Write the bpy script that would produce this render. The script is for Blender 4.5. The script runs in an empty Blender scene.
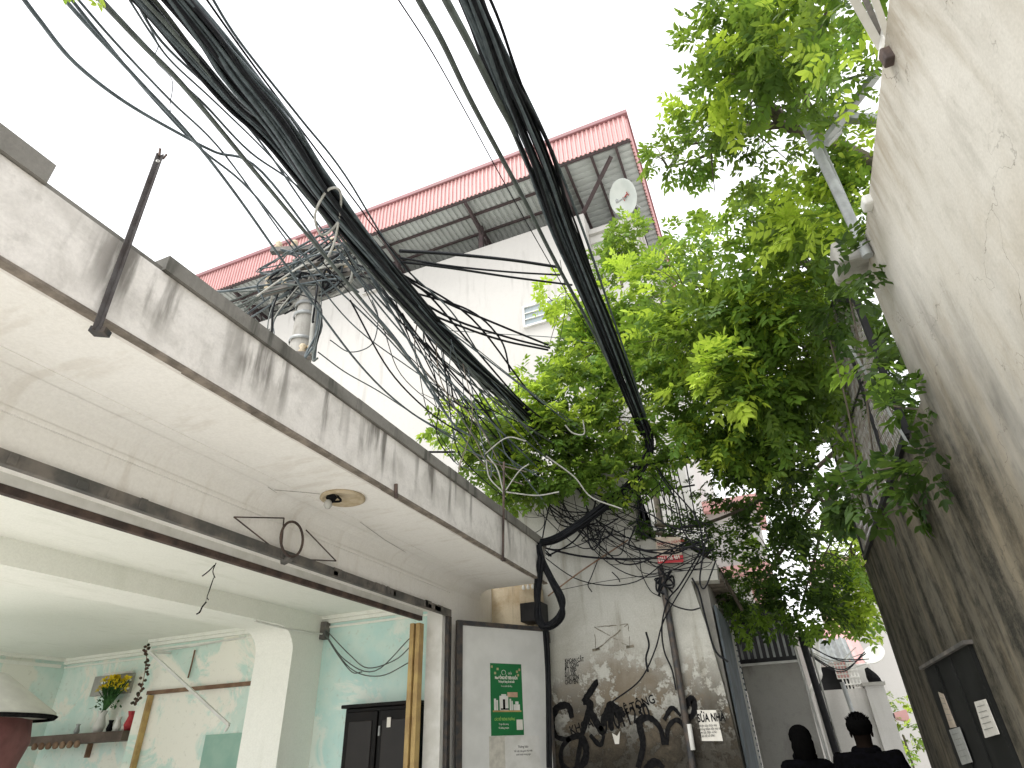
import bpy, bmesh, math, random
import numpy as np
from mathutils import Vector, Matrix
rnd = random.Random(7)
sc = bpy.context.scene
col = sc.collection
G = -1.55                      # ground height, camera eye is the origin

# ------------------------------------------------------------------ camera frame
F = 597.0; CX, CY = 512.0, 384.0
def nrm(v): return v.normalized()
Yc = nrm(Vector((293, 353, 597))); Zc = nrm(Vector((-42, -974, 597)))
Zc = nrm(Zc - Yc * Zc.dot(Yc)); Xc = Yc.cross(Zc)
def ray(px, py):
    v = Vector((px - CX, py - CY, F))
    return Vector((Xc.dot(v), Yc.dot(v), Zc.dot(v)))
def at(px, py, axis, val):
    d = ray(px, py); return d * (val / d['XYZ'.index(axis)])
def atd(px, py, dist):
    return ray(px, py).normalized() * dist
cam_d = bpy.data.cameras.new('camera'); cam = bpy.data.objects.new('camera', cam_d); col.objects.link(cam)
cam_d.sensor_width = 36; cam_d.lens = F / 1024 * 36; cam_d.clip_start = 0.05; cam_d.clip_end = 2000
cam.matrix_world = Matrix(((Xc.x, -Xc.y, -Xc.z, 0), (Yc.x, -Yc.y, -Yc.z, 0), (Zc.x, -Zc.y, -Zc.z, 0), (0, 0, 0, 1)))
sc.camera = cam

# ------------------------------------------------------------------ materials
def new_mat(name, rough=0.85, metal=0.0, spec=0.3):
    m = bpy.data.materials.new(name); m.use_nodes = True
    b = m.node_tree.nodes['Principled BSDF']
    b.inputs['Roughness'].default_value = rough; b.inputs['Metallic'].default_value = metal
    b.inputs['Specular IOR Level'].default_value = spec
    return m, m.node_tree, b
def N(nt, t, **kw):
    n = nt.nodes.new(t)
    for k, v in kw.items():
        if k in n.inputs: n.inputs[k].default_value = v
        else: setattr(n, k, v)
    return n
def rgba(c): return (c[0], c[1], c[2], 1)
def noise(nt, scale=(1, 1, 1), s=4, detail=6, rough=0.6, loc=(0, 0, 0), dist=0.0):
    tc = N(nt, 'ShaderNodeTexCoord'); mp = N(nt, 'ShaderNodeMapping')
    mp.inputs['Scale'].default_value = scale; mp.inputs['Location'].default_value = loc
    nt.links.new(tc.outputs['Object'], mp.inputs['Vector'])
    n = N(nt, 'ShaderNodeTexNoise', Scale=s, Detail=detail, Roughness=rough, Distortion=dist)
    nt.links.new(mp.outputs['Vector'], n.inputs['Vector'])
    return n.outputs['Fac']
def ramp(nt, fac, a, b, va=0.0, vb=1.0):
    m = N(nt, 'ShaderNodeMapRange'); m.inputs['From Min'].default_value = a; m.inputs['From Max'].default_value = b
    m.inputs['To Min'].default_value = va; m.inputs['To Max'].default_value = vb
    m.interpolation_type = 'SMOOTHSTEP'
    nt.links.new(fac, m.inputs['Value']); return m.outputs['Result']
def mixc(nt, fac, a, b):
    m = N(nt, 'ShaderNodeMix'); m.data_type = 'RGBA'
    if isinstance(fac, float): m.inputs[0].default_value = fac
    else: nt.links.new(fac, m.inputs[0])
    for k, x in ((6, a), (7, b)):
        if isinstance(x, tuple): m.inputs[k].default_value = rgba(x)
        else: nt.links.new(x, m.inputs[k])
    return m.outputs[2]
def mul(nt, a, b, op='MULTIPLY'):
    m = N(nt, 'ShaderNodeMath'); m.operation = op
    for k, x in ((0, a), (1, b)):
        if isinstance(x, (int, float)): m.inputs[k].default_value = x
        else: nt.links.new(x, m.inputs[k])
    return m.outputs[0]
def axis_out(nt, ax):
    tc = N(nt, 'ShaderNodeTexCoord'); s = N(nt, 'ShaderNodeSeparateXYZ')
    nt.links.new(tc.outputs['Object'], s.inputs[0]); return s.outputs[ax]
def bump(nt, b, h, strength=0.3, dist=0.01):
    n = N(nt, 'ShaderNodeBump', Strength=strength, Distance=dist)
    nt.links.new(h, n.inputs['Height']); nt.links.new(n.outputs[0], b.inputs['Normal'])
def col_to(nt, b, c):
    if isinstance(c, tuple): b.inputs['Base Color'].default_value = rgba(c)
    else: nt.links.new(c, b.inputs['Base Color'])

def m_plain(name, c, c2=None, s=6, rough=0.7, metal=0.0, spec=0.3, bs=0.15):
    m, nt, b = new_mat(name, rough, metal, spec)
    c2 = c2 or tuple(x * 0.72 for x in c)
    f = noise(nt, s=s, detail=5)
    col_to(nt, b, mixc(nt, ramp(nt, f, .35, .68), c, c2)); bump(nt, b, f, bs, .004)
    return m
def m_plaster(name, base, blot, streak, s_axis='Y', amount=1.0, top=None, sc1=1.3, streak_s=9, st_lo=.5, wide=.4):
    """weathered plaster: blotches, fine grain, vertical run-off streaks (optionally only below a cap at z=top)"""
    m, nt, b = new_mat(name, 0.92, 0, 0.15)
    f1 = noise(nt, s=sc1, detail=9, rough=.62, dist=.5)
    f2 = noise(nt, s=9, detail=6, rough=.7)
    fine = noise(nt, s=55, detail=3, rough=.6)
    scl = {'Y': (.3, 1, .13), 'X': (1, .3, .13)}[s_axis]
    f3 = noise(nt, scale=scl, s=streak_s, detail=5, rough=.55)
    f4 = noise(nt, scale=scl, s=2.2, detail=3, rough=.5, loc=(4, 2, 1))
    c = mixc(nt, ramp(nt, f1, .42, .68, 0, .85 * amount), base, blot)
    c = mixc(nt, ramp(nt, f2, .5, .75, 0, .5 * amount), c, tuple(x * .8 for x in blot))
    st = mul(nt, ramp(nt, f3, st_lo, st_lo + .16), ramp(nt, f4, wide, wide + .2))
    if top is not None:
        z = axis_out(nt, 2)
        st = mul(nt, st, ramp(nt, mul(nt, z, mul(nt, f3, .25), 'ADD'), top[0], top[1]))
    c = mixc(nt, mul(nt, st, min(1.0, .9 * amount)), c, streak)
    c = mixc(nt, ramp(nt, fine, .3, .7, 0, .14), c, tuple(x * .6 for x in blot))
    col_to(nt, b, c)
    bump(nt, b, mul(nt, f2, fine, 'ADD'), .35, .006)
    return m
def m_peel(name, mint, cream, mint2, loc=(0, 0, 0), lo=.45):
    m, nt, b = new_mat(name, 0.9, 0, .15)
    f = noise(nt, s=1.1, detail=10, rough=.66, dist=.8, loc=loc)
    f2 = noise(nt, s=3, detail=6, loc=(3, 1, 7))
    f3 = noise(nt, s=14, detail=5, loc=(9, 1, 7))
    c = mixc(nt, ramp(nt, f2, .35, .65), mint, mint2)
    c = mixc(nt, ramp(nt, f, lo, lo + .08), c, cream)
    c = mixc(nt, ramp(nt, f3, .56, .78, 0, .45), c, (.38, .38, .3))
    col_to(nt, b, c); bump(nt, b, f, .4, .01)
    return m
def m_leaf(name, dark, light, young):
    m, nt, b = new_mat(name, .55, 0, .25)
    a = N(nt, 'ShaderNodeAttribute'); a.attribute_name = 'tone'
    sp = N(nt, 'ShaderNodeSeparateXYZ'); nt.links.new(a.outputs['Color'], sp.inputs[0])
    c = mixc(nt, sp.outputs[0], dark, light); c = mixc(nt, sp.outputs[1], c, young)
    col_to(nt, b, c)
    tr = N(nt, 'ShaderNodeBsdfTranslucent'); c2 = mixc(nt, .35, c, young); nt.links.new(c2, tr.inputs['Color'])
    mx = N(nt, 'ShaderNodeMixShader'); mx.inputs[0].default_value = .36
    nt.links.new(b.outputs[0], mx.inputs[1]); nt.links.new(tr.outputs[0], mx.inputs[2])
    nt.links.new(mx.outputs[0], nt.nodes['Material Output'].inputs['Surface'])
    return m

M = {}
M['fascia'] = m_plaster('weathered_white_plaster', (.80, .77, .735), (.58, .555, .52), (.16, .148, .132), 'Y', 1.0, top=(2.0, 2.33), sc1=3.0, streak_s=7, st_lo=.47, wide=.40)
M['soffit'] = m_plaster('soffit_plaster', (.90, .89, .86), (.82, .80, .75), (.62, .57, .50), 'Y', .35, sc1=.7)
M['cap'] = m_plaster('mossy_cement_cap', (.24, .23, .21), (.15, .145, .13), (.08, .08, .07), 'Y', 1)
M['grime'] = m_plain('grimy_edge', (.14, .12, .10), (.28, .24, .20), s=9)
M['cement'] = m_plaster('grey_cement', (.42, .41, .38), (.30, .29, .26), (.15, .14, .12), 'Y', .8)
M['ground'] = m_plaster('concrete_paving', (.62, .60, .56), (.52, .50, .47), (.42, .40, .38), 'Y', .5)
M['room'] = m_plaster('room_paint', (.86, .87, .81), (.82, .84, .77), (.70, .72, .64), 'X', .4)
M['mint'] = m_peel('peeling_mint_paint', (.56, .74, .67), (.86, .85, .77), (.66, .78, .71), lo=.50)
M['mintwall'] = m_peel('peeling_mint_paint_two', (.60, .76, .70), (.82, .82, .74), (.72, .82, .76), loc=(5, 2, 3), lo=.49)
M['mintblue'] = m_peel('mint_blue_paint', (.52, .74, .70), (.74, .82, .76), (.62, .78, .72), loc=(1, 7, 3), lo=.52)
M['white'] = m_plaster('white_render', (.52, .51, .485), (.47, .46, .43), (.40, .39, .36), 'X', .35, sc1=.5)
M['bwhite'] = m_plaster('stained_white_render', (.51, .50, .475), (.45, .44, .415), (.33, .32, .30), 'X', .5, sc1=.35, st_lo=.54, streak_s=4)
M['graf'] = None
M['steel'] = m_plain('dark_steel', (.055, .058, .062), (.11, .09, .075), s=12, rough=.55, metal=.3)
M['rail'] = m_plain('weathered_rail', (.09, .09, .085), (.20, .18, .16), s=5, rough=.7)
M['rust'] = m_plain('rusty_steel', (.055, .042, .038), (.12, .085, .07), s=8, rough=.8)
M['redsteel'] = m_plain('red_oxide_steel', (.07, .05, .052), (.055, .045, .045), s=4)
M['gold'] = m_plain('varnished_gold_wood', (.50, .36, .14), (.34, .22, .09), s=5, rough=.45)
M['brown'] = m_plain('brown_wood', (.16, .09, .055), (.26, .17, .11), s=4)
M['panel'] = m_plain('grey_sheet_metal', (.70, .71, .69), (.62, .63, .61), s=3, rough=.5, spec=.4, bs=.05)
M['galv'] = m_plain('galvanised_steel', (.36, .38, .375), (.25, .26, .26), s=6, rough=.55, metal=.2)
M['pale'] = m_plain('pale_plastic', (.72, .72, .69), (.6, .6, .56), s=5, rough=.5)
M['black'] = m_plain('black_rubber', (.007, .008, .010), (.014, .015, .018), s=20, rough=.55, spec=.15)
M['slate'] = m_plain('hazy_cable', (.10, .125, .135), (.055, .07, .078), s=9, rough=.5, spec=.3)  # haze and sheen on black sheaths lifted into the base colour
M['green_cable'] = m_plain('grey_green_cable', (.10, .12, .11), (.06, .07, .065), s=9, rough=.5, spec=.4)
M['light_cable'] = m_plain('pale_grey_cable', (.42, .42, .39), (.30, .30, .27), s=9, rough=.5)
M['redroof'] = m_plain('red_roof_sheet', (.52, .29, .28), (.47, .26, .25), s=2, rough=.55, spec=.4, bs=.03)
M['redtrim'] = m_plain('red_trim', (.26, .12, .13), (.22, .11, .115), s=2, rough=.6)
M['under'] = m_plain('roof_underside', (.44, .47, .455), (.38, .40, .39), s=2, rough=.5, spec=.3, bs=.03)
M['pinkroof'] = m_plain('pink_roof', (.72, .40, .38), (.6, .34, .32), s=2)
M['bark'] = m_plain('bark', (.07, .06, .045), (.13, .11, .08), s=14, bs=.6)
M['leafA'] = m_leaf('tree_leaf', (.024, .062, .014), (.13, .26, .035), (.50, .66, .07))
M['leafB'] = m_leaf('dark_leaf', (.008, .022, .008), (.035, .085, .016), (.26, .42, .05))  # greens darkened further to hold the deep shade inside the low crowns
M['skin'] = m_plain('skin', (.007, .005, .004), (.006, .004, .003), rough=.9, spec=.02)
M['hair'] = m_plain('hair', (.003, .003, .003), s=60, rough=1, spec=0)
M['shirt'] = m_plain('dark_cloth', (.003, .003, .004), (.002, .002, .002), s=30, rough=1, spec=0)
M['paper'] = m_plain('paper', (.74, .72, .66), (.66, .64, .58), s=12, rough=.9)
M['sign'] = m_plain('sign_board', (.60, .52, .42), (.48, .40, .32), s=10)
M['signred'] = m_plain('sign_red', (.50, .05, .06), s=10)
M['ink'] = m_plain('black_ink', (.010, .010, .011), (.02, .02, .02), s=30, rough=1, spec=0)
M['inkred'] = m_plain('red_ink', (.4, .08, .07), s=30)
M['postergreen'] = m_plain('poster_green', (.02, .17, .055), (.02, .14, .05), s=3, rough=.35, bs=.02)
M['lightgreen'] = m_plain('poster_light_green', (.30, .50, .12), s=3)
M['flower'] = m_plain('yellow_petal', (.85, .70, .03), (.70, .52, .02), s=30)
M['stalk'] = m_plain('flower_leaf', (.04, .12, .03), s=30)
M['maroon'] = m_plain('maroon_cloth', (.22, .09, .09), (.15, .06, .06), s=4)
M['glass'] = m_plain('window_glass', (.25, .30, .32), (.30, .35, .36), s=1, rough=.1, spec=.8, bs=0)
M['doorway_dark'] = m_plain('doorway_black', (.005, .005, .005), (.010, .008, .007), s=3, rough=.5, spec=.15)
M['lampbase'] = m_plain('aged_cream_plastic', (.55, .47, .34), (.42, .34, .22), s=12)
M['ochre'] = m_plaster('ochre_stained_plaster', (.62, .54, .40), (.44, .33, .20), (.2, .15, .1), 'X', .9, sc1=2.5)
M['dish'] = m_plain('dish_paint', (.62, .66, .63), (.55, .6, .57), s=2, rough=.4)
M['grill'] = m_plain('black_grill', (.02, .02, .022), s=9, rough=.6)
M['doorgrey'] = m_plain('blue_grey_shutter', (.16, .19, .21), (.10, .12, .13), s=3)
M['bulb'] = m_plain('frosted_bulb', (.5, .5, .47), s=3, rough=.2, spec=.6, bs=0)
M['niche_black'] = m_plain('black_niche_panel', (.005, .006, .005), (.012, .013, .012), s=3, rough=.7)

def right_wall_mat():
    m, nt, b = new_mat('stained_cement_render', .9, 0, .15)
    f1 = noise(nt, s=.45, detail=8, rough=.6, dist=.6)
    f2 = noise(nt, scale=(1, 1, .20), s=2.0, detail=8, rough=.62, dist=.35)
    f3 = noise(nt, scale=(1, 1, .13), s=4.5, detail=7, rough=.62, loc=(0, 3, 0), dist=.3)
    f4 = noise(nt, s=7, detail=6, rough=.7, loc=(2, 2, 2))
    f5 = noise(nt, s=60, detail=3)
    c = mixc(nt, ramp(nt, f1, .38, .66, 0, .7), (.64, .62, .565), (.47, .45, .395))
    c = mixc(nt, ramp(nt, f2, .50, .74, 0, .6), c, (.30, .26, .19))
    c = mixc(nt, ramp(nt, f3, .54, .74, 0, .35), c, (.20, .18, .14))
    c = mixc(nt, ramp(nt, f4, .55, .8, 0, .4), c, (.2, .19, .15))
    z = axis_out(nt, 2); y = axis_out(nt, 1)
    # algae stain mixed with painted shade: a dark zone whose ragged upper limit climbs towards the far end of the wall
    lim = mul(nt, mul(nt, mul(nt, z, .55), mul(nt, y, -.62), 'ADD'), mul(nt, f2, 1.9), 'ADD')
    stain_shade = ramp(nt, lim, -1.25, .35, 1, 0)
    c = mixc(nt, mul(nt, stain_shade, mul(nt, ramp(nt, f3, .30, .6, .93, 1.0), 1.0)), c, mixc(nt, ramp(nt, mul(nt, mul(nt, f3, .5), mul(nt, f4, .5), 'ADD'), .42, .60), (.10, .088, .064), (.018, .017, .013)))
    # brown run-off from the open top edge
    tz = ramp(nt, mul(nt, z, mul(nt, f2, 2.2), 'ADD'), 3.7, 4.9)
    c = mixc(nt, mul(nt, tz, ramp(nt, f3, .4, .6, .3, .9)), c, (.24, .20, .14))
    f6 = noise(nt, scale=(1, 1, .35), s=1.3, detail=10, rough=.66, dist=.6, loc=(7, 3, 5)); f7 = noise(nt, scale=(1, 1, .4), s=3.6, detail=9, rough=.7, dist=.3, loc=(1, 8, 2))
    c = mixc(nt, ramp(nt, f6, .46, .74, 0, .55), c, (.30, .25, .17))
    c = mixc(nt, mul(nt, ramp(nt, f7, .50, .72), .30), c, (.16, .145, .11))
    cr = N(nt, 'ShaderNodeTexVoronoi', Scale=.9); cr.feature = 'DISTANCE_TO_EDGE'; tcr = N(nt, 'ShaderNodeTexCoord'); wv = N(nt, 'ShaderNodeVectorMath'); wv.operation = 'ADD'
    nz = N(nt, 'ShaderNodeTexNoise', Scale=3.0, Detail=6.0); nt.links.new(tcr.outputs['Object'], nz.inputs['Vector']); nt.links.new(tcr.outputs['Object'], wv.inputs[0]); nt.links.new(nz.outputs['Color'], wv.inputs[1]); nt.links.new(wv.outputs[0], cr.inputs['Vector'])
    c = mixc(nt, mul(nt, ramp(nt, cr.outputs['Distance'], .0, .006, 1, 0), ramp(nt, f6, .42, .6, 0, .7)), c, (.06, .05, .04))
    c = mixc(nt, ramp(nt, f5, .3, .7, 0, .15), c, (.2, .2, .17))
    col_to(nt, b, c); bump(nt, b, mul(nt, f4, f3, 'ADD'), .4, .01)
    return m
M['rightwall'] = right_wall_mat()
def graf_mat():
    m, nt, b = new_mat('peeling_ochre_plaster', .92, 0, .12)
    f1 = noise(nt, s=1.2, detail=10, rough=.68, dist=.7)
    f2 = noise(nt, s=4.5, detail=9, rough=.7, loc=(3, 1, 2))
    f3 = noise(nt, scale=(1, 1, .12), s=5, detail=5)
    f5 = noise(nt, s=55, detail=3)
    z = axis_out(nt, 2)
    c = mixc(nt, ramp(nt, f1, .42, .7, 0, .7), (.52, .52, .475), (.38, .37, .32))
    c = mixc(nt, ramp(nt, f3, .52, .72, 0, .6), c, (.22, .20, .15))
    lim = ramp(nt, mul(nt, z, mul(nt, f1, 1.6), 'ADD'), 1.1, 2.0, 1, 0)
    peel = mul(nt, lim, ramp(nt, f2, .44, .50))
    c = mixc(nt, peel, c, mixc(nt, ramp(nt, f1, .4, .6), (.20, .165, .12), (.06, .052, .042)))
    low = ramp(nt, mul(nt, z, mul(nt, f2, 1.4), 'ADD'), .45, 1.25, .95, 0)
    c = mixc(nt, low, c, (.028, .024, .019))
    c = mixc(nt, ramp(nt, f5, .3, .7, 0, .18), c, (.12, .11, .08))
    col_to(nt, b, c); bump(nt, b, mul(nt, f2, peel, 'ADD'), .6, .01)
    return m
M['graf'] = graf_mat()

# ------------------------------------------------------------------ mesh helpers
class MB:
    def __init__(s): s.v = []; s.f = []; s.smooth = []
    def add(s, vs, fs, smooth=False):
        o = len(s.v); s.v += [tuple(x) for x in vs]; s.f += [tuple(o + i for i in f) for f in fs]; s.smooth += [smooth] * len(fs)
    def box(s, x0, x1, y0, y1, z0, z1):
        x0, x1 = sorted((x0, x1)); y0, y1 = sorted((y0, y1)); z0, z1 = sorted((z0, z1))
        s.add([(x0, y0, z0), (x1, y0, z0), (x1, y1, z0), (x0, y1, z0), (x0, y0, z1), (x1, y0, z1), (x1, y1, z1), (x0, y1, z1)],
              [(0, 3, 2, 1), (4, 5, 6, 7), (0, 1, 5, 4), (1, 2, 6, 5), (2, 3, 7, 6), (3, 0, 4, 7)])
        return s
    def beam(s, a, b, w, h=None, up=(0, 0, 1)):
        a = Vector(a); b = Vector(b); h = h or w; d = (b - a).normalized(); u = Vector(up)
        if abs(d.dot(u)) > .95: u = Vector((0, 1, 0))
        r = d.cross(u).normalized(); u = r.cross(d).normalized()
        vs = []
        for p in (a, b):
            for i, j in ((-1, -1), (1, -1), (1, 1), (-1, 1)): vs.append(p + r * (i * w / 2) + u * (j * h / 2))
        s.add(vs, [(0, 1, 2, 3), (7, 6, 5, 4), (0, 4, 5, 1), (1, 5, 6, 2), (2, 6, 7, 3), (3, 7, 4, 0)]); return s
    def tube(s, pts, r, n=7, cap=True):
        pts = [Vector(p) for p in pts]; k = len(pts); rs = r if isinstance(r, (list, tuple)) else [r] * k
        vs = []; d0 = (pts[1] - pts[0]).normalized()
        u = d0.cross(Vector((.31, .22, .92))).normalized()
        for i, p in enumerate(pts):
            d = (pts[min(i + 1, k - 1)] - pts[max(i - 1, 0)])
            if d.length < 1e-7: d = d0
            d = d.normalized(); u = (u - d * u.dot(d)).normalized(); w = d.cross(u)
            for j in range(n):
                a = 2 * math.pi * j / n; vs.append(p + (u * math.cos(a) + w * math.sin(a)) * rs[i])
        fs = []
        for i in range(k - 1):
            for j in range(n):
                fs.append((i * n + j, i * n + (j + 1) % n, (i + 1) * n + (j + 1) % n, (i + 1) * n + j))
        s.add(vs, fs, True)
        if cap: s.add(vs[:n], [tuple(range(n))[::-1]]); s.add(vs[-n:], [tuple(range(n))])
        return s
    def lathe(s, prof, n=20, origin=(0, 0, 0), axis=None):
        o = Vector(origin); q = Vector((0, 0, 1)).rotation_difference(Vector(axis).normalized()) if axis is not None else None
        vs = []
        for r, z in prof:
            for j in range(n):
                a = 2 * math.pi * j / n; p = Vector((r * math.cos(a), r * math.sin(a), z))
                if q: p = q @ p
                vs.append(o + p)
        fs = []
        for i in range(len(prof) - 1):
            for j in range(n): fs.append((i * n + j, i * n + (j + 1) % n, (i + 1) * n + (j + 1) % n, (i + 1) * n + j))
        s.add(vs, fs, True); return s
    def prism(s, poly, axis, a, b):
        """extrude a 2-D polygon; axis='Y': poly=(x,z), axis='X': poly=(y,z), axis='Z': poly=(x,y)"""
        def P(p, t): return {'Y': (p[0], t, p[1]), 'X': (t, p[0], p[1]), 'Z': (p[0], p[1], t)}[axis]
        n = len(poly); vs = [P(p, a) for p in poly] + [P(p, b) for p in poly]
        fs = [tuple(range(n)), tuple(range(2 * n - 1, n - 1, -1))] + [(i, n + i, n + (i + 1) % n, (i + 1) % n) for i in range(n)]
        s.add(vs, fs); return s
    def build(s, name, mat, parent=None, bevel=0.0):
        me = bpy.data.meshes.new(name); me.from_pydata(s.v, [], s.f); me.update()
        me.polygons.foreach_set('use_smooth', s.smooth)
        bm = bmesh.new(); bm.from_mesh(me); bmesh.ops.recalc_face_normals(bm, faces=bm.faces); bm.to_mesh(me); bm.free()
        me.materials.append(mat)
        o = bpy.data.objects.new(name, me); col.objects.link(o)
        if parent: o.parent = parent
        if bevel:
            bv = o.modifiers.new('bevel', 'BEVEL'); bv.width = bevel; bv.segments = 2; bv.limit_method = 'ANGLE'
        return o
def tag(o, label=None, cat=None, group=None, kind=None):
    if label: o['label'] = label
    if cat: o['category'] = cat
    if group: o['group'] = group
    if kind: o['kind'] = kind
    return o
def thing(name, label, cat, group=None):
    o = bpy.data.objects.new(name, None); col.objects.link(o); o.empty_display_size = .1
    return tag(o, label, cat, group)
def spline(pts, sub=8):
    P = [Vector(p) for p in pts]; out = []
    Q = [P[0] * 2 - P[1]] + P + [P[-1] * 2 - P[-2]]
    for i in range(1, len(Q) - 2):
        for k in range(sub):
            t = k / sub; a, b, c, d = Q[i - 1], Q[i], Q[i + 1], Q[i + 2]
            out.append(.5 * ((2 * b) + (c - a) * t + (2 * a - 5 * b + 4 * c - d) * t * t + (3 * b - a - 3 * c + d) * t ** 3))
    out.append(P[-1]); return out
def text(body, size, mat, parent, origin, xdir, udir, align='LEFT', bold=0.0, name='lettering', xs=1.0, shear=0.0):
    """flat lettering laid on a surface; origin = anchor, xdir = reading direction, udir = up"""
    cu = bpy.data.curves.new('t', 'FONT'); cu.body = body; cu.size = size; cu.align_x = align; cu.offset = bold; cu.shear = shear
    cu.extrude = .0004; cu.resolution_u = 3
    to = bpy.data.objects.new('t', cu); col.objects.link(to)
    dg = bpy.context.evaluated_depsgraph_get(); me = bpy.data.meshes.new_from_object(to.evaluated_get(dg))
    bpy.data.objects.remove(to)
    x = Vector(xdir).normalized(); u = Vector(udir).normalized(); n = x.cross(u)
    mt = Matrix(((x.x * xs, u.x, n.x, origin[0]), (x.y * xs, u.y, n.y, origin[1]), (x.z * xs, u.z, n.z, origin[2]), (0, 0, 0, 1)))
    me.transform(mt); me.materials.clear(); me.materials.append(mat)
    o = bpy.data.objects.new(name, me); col.objects.link(o); o.parent = parent
    return o

# ------------------------------------------------------------------ ground
g = MB(); g.box(-400, 400, -400, 400, G - .5, G - .01); tag(g.build('ground', M['ground']), kind='structure')
g = MB(); g.box(-2.6, 1.39, -6, 60, G - .01, G + .004); tag(g.build('alley_paving', M['ground']), kind='structure')

# ------------------------------------------------------------------ left shop house
shop = thing('shop_house', 'low shop house on the left with a streaked concrete canopy and wide open front', 'house')
XF = -2.69; XW = -3.70; YE = 7.75; YN = -3.2
cano = MB(); cano.box(XF - .10, -3.698, YN, YE, 1.90, 2.06); cano.build('canopy', M['soffit'], shop)
fa = MB(); 
fa.box(XF - .10, XF, YN, YE, 1.88, 2.345); fac = fa.build('fascia', M['fascia'], shop, .006)
capm = MB()
for a, b, z1 in ((YN, .93, 2.47), (1.58, YE + .01, 2.45)):
    ys = [a]
    while ys[-1] < b - .5: ys.append(ys[-1] + rnd.uniform(.3, .5))
    ys[-1] = b
    for i in range(len(ys) - 1):
        capm.box(XF - .16, XF + .022 + rnd.uniform(-.004, .004), ys[i], ys[i + 1], 2.347, z1 + rnd.uniform(-.006, .006))
capm.box(XF - .13, XF - .006, .93, 1.58, 2.347, 2.372)
capm.build('parapet_cap', M['cap'], shop)
dr = MB()
y = YN
while y < YE:
    y2 = min(YE, y + rnd.uniform(.25, .6)); dr.box(XF - .045 - rnd.uniform(0, .012), XF + .006, y, y2, 1.862 + rnd.uniform(-.003, .004), 1.879); y = y2
dr.build('drip_edge', M['grime'], shop)
# front wall and lintel
w = MB(); w.box(XW, XW - .2, YN, 6.79, 1.475, 2.06); w.build('lintel', M['soffit'], shop)
# cove between wall and soffit
cv = MB(); pr = [(XW + .001, 1.78), (XW + .001, 1.899)] + [(XW + .001 + .14 * math.sin(t * math.pi / 12), 1.899 - .119 * (1 - math.cos(math.pi / 2 - t * math.pi / 12))) for t in range(6, -1, -1)]
cv = MB(); pr = [(XW + .001, 1.76), (XW + .001, 1.898), (XW + .16, 1.898), (XW + .11, 1.889), (XW + .06, 1.865), (XW + .025, 1.825)]
cv.prism(pr, 'Y', YN, YE); cv.build('cove', M['soffit'], shop)
mo = MB(); mo.box(XW + .001, XW + .012, YN, 6.9, 1.715, 1.745); mo.tube([(XW + .30, YN, 1.899), (XW + .30, YE, 1.899)], .006, 5); mo.build('moulding', M['soffit'], shop)
w = MB(); w.box(XW, XW - .2, 6.79, 8.18, G, 2.06); w.build('wall', M['soffit'], shop)
# rails
r = MB(); r.box(XW + .05, XW + .001, YN, 6.86, 1.42, 1.50)
for i in range(26): yy = rnd.uniform(.5, 6.6); r.box(XW + .058, XW + .05, yy, yy + rnd.uniform(.03, .14), 1.43, 1.47 + rnd.uniform(0, .04))
r.build('door_rail', M['rail'], shop, .004)
r = MB(); r.box(XW - .205, XW - .25, YN, 6.6, 1.362, 1.41); r.build('inner_rail', M['rust'], shop); MB().box(XW - .202, XW - .24, YN, 6.6, 1.412, 1.474).build('lintel_edge', M['pale'], shop)
p = MB(); p.box(XW + .05, XW + .001, 6.79, 6.87, G, 1.419); p.build('door_post', M['steel'], shop, .004)
p = MB(); p.box(XW + .0005, XW - .21, 6.72, 6.788, G, 1.474); p.build('door_jamb', M['pale'], shop)
for k in range(2):
    p = MB(); p.box(XW - .215 - .07 * k, XW - .27 - .07 * k, 6.56 - .02 * k, 6.66 - .02 * k, G, 1.334); p.build('door_stile', M['gold'], shop, .004)
# rooms
YB = 7.0; XA = -5.66; XB = -6.25; ZC = 1.64; XL = -11.6; YS = 7.55
c = MB(); c.box(XW - .2, XA, 1.6, YB, ZC, ZC + .1); c.box(XB, XL, 3.6, YS, ZC, ZC + .1)
c.build('ceiling', M['room'], shop)
# roof with an opening added out of view to brighten the rooms
c = MB()
for x0, x1, y0, y1 in ((-3.9, -12.2, 3.6, 8.0), (-3.9, -6.2, 1.6, 3.6)): c.box(x0, x1, y0, y1, 2.0, 2.15)
c.build('roof_slab', M['cement'], shop)
c = MB(); c.box(-11.5, -6.25, 3.6, 3.7, ZC + .101, 1.999); c.box(-6.24, -3.91, 1.6, 1.7, ZC + .101, 1.999); c.build('added_opening_wall', M['room'], shop)
# arched partition: side profile in (y, z)
cx0 = 6.43; zb = 1.43; rr = .30
arch = [(1.0, ZC), (1.0, zb)] + [(cx0 - rr + rr * math.sin(t), zb - rr + rr * math.cos(t)) for t in [i * math.pi / 16 for i in range(9)]] + [(cx0, G), (YB + .02, G), (YB + .02, ZC)]
a = MB(); a.prism(arch, 'X', XA, XB); a.build('arched_partition', M['room'], shop)
c = MB(); c.box(XW - .2, XA, YB, YB + .15, G, ZC + .1); c.build('end_wall', M['mintblue'], shop)
c = MB(); c.box(XB, -8.9, YB, YB + .1, G, ZC); c.build('end_wall', M['mint'], shop)
c = MB(); c.box(-8.9, XL, YS, YS + .1, G, ZC); c.box(-8.8, -8.9, YB + .1, YS, G, ZC); c.build('shelf_wall', M['mintwall'], shop)
c = MB(); c.box(XL, XL - .1, YN, YS + .1, G, ZC + .1);  c.build('far_wall', M['mintwall'], shop)
c = MB()
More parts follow.
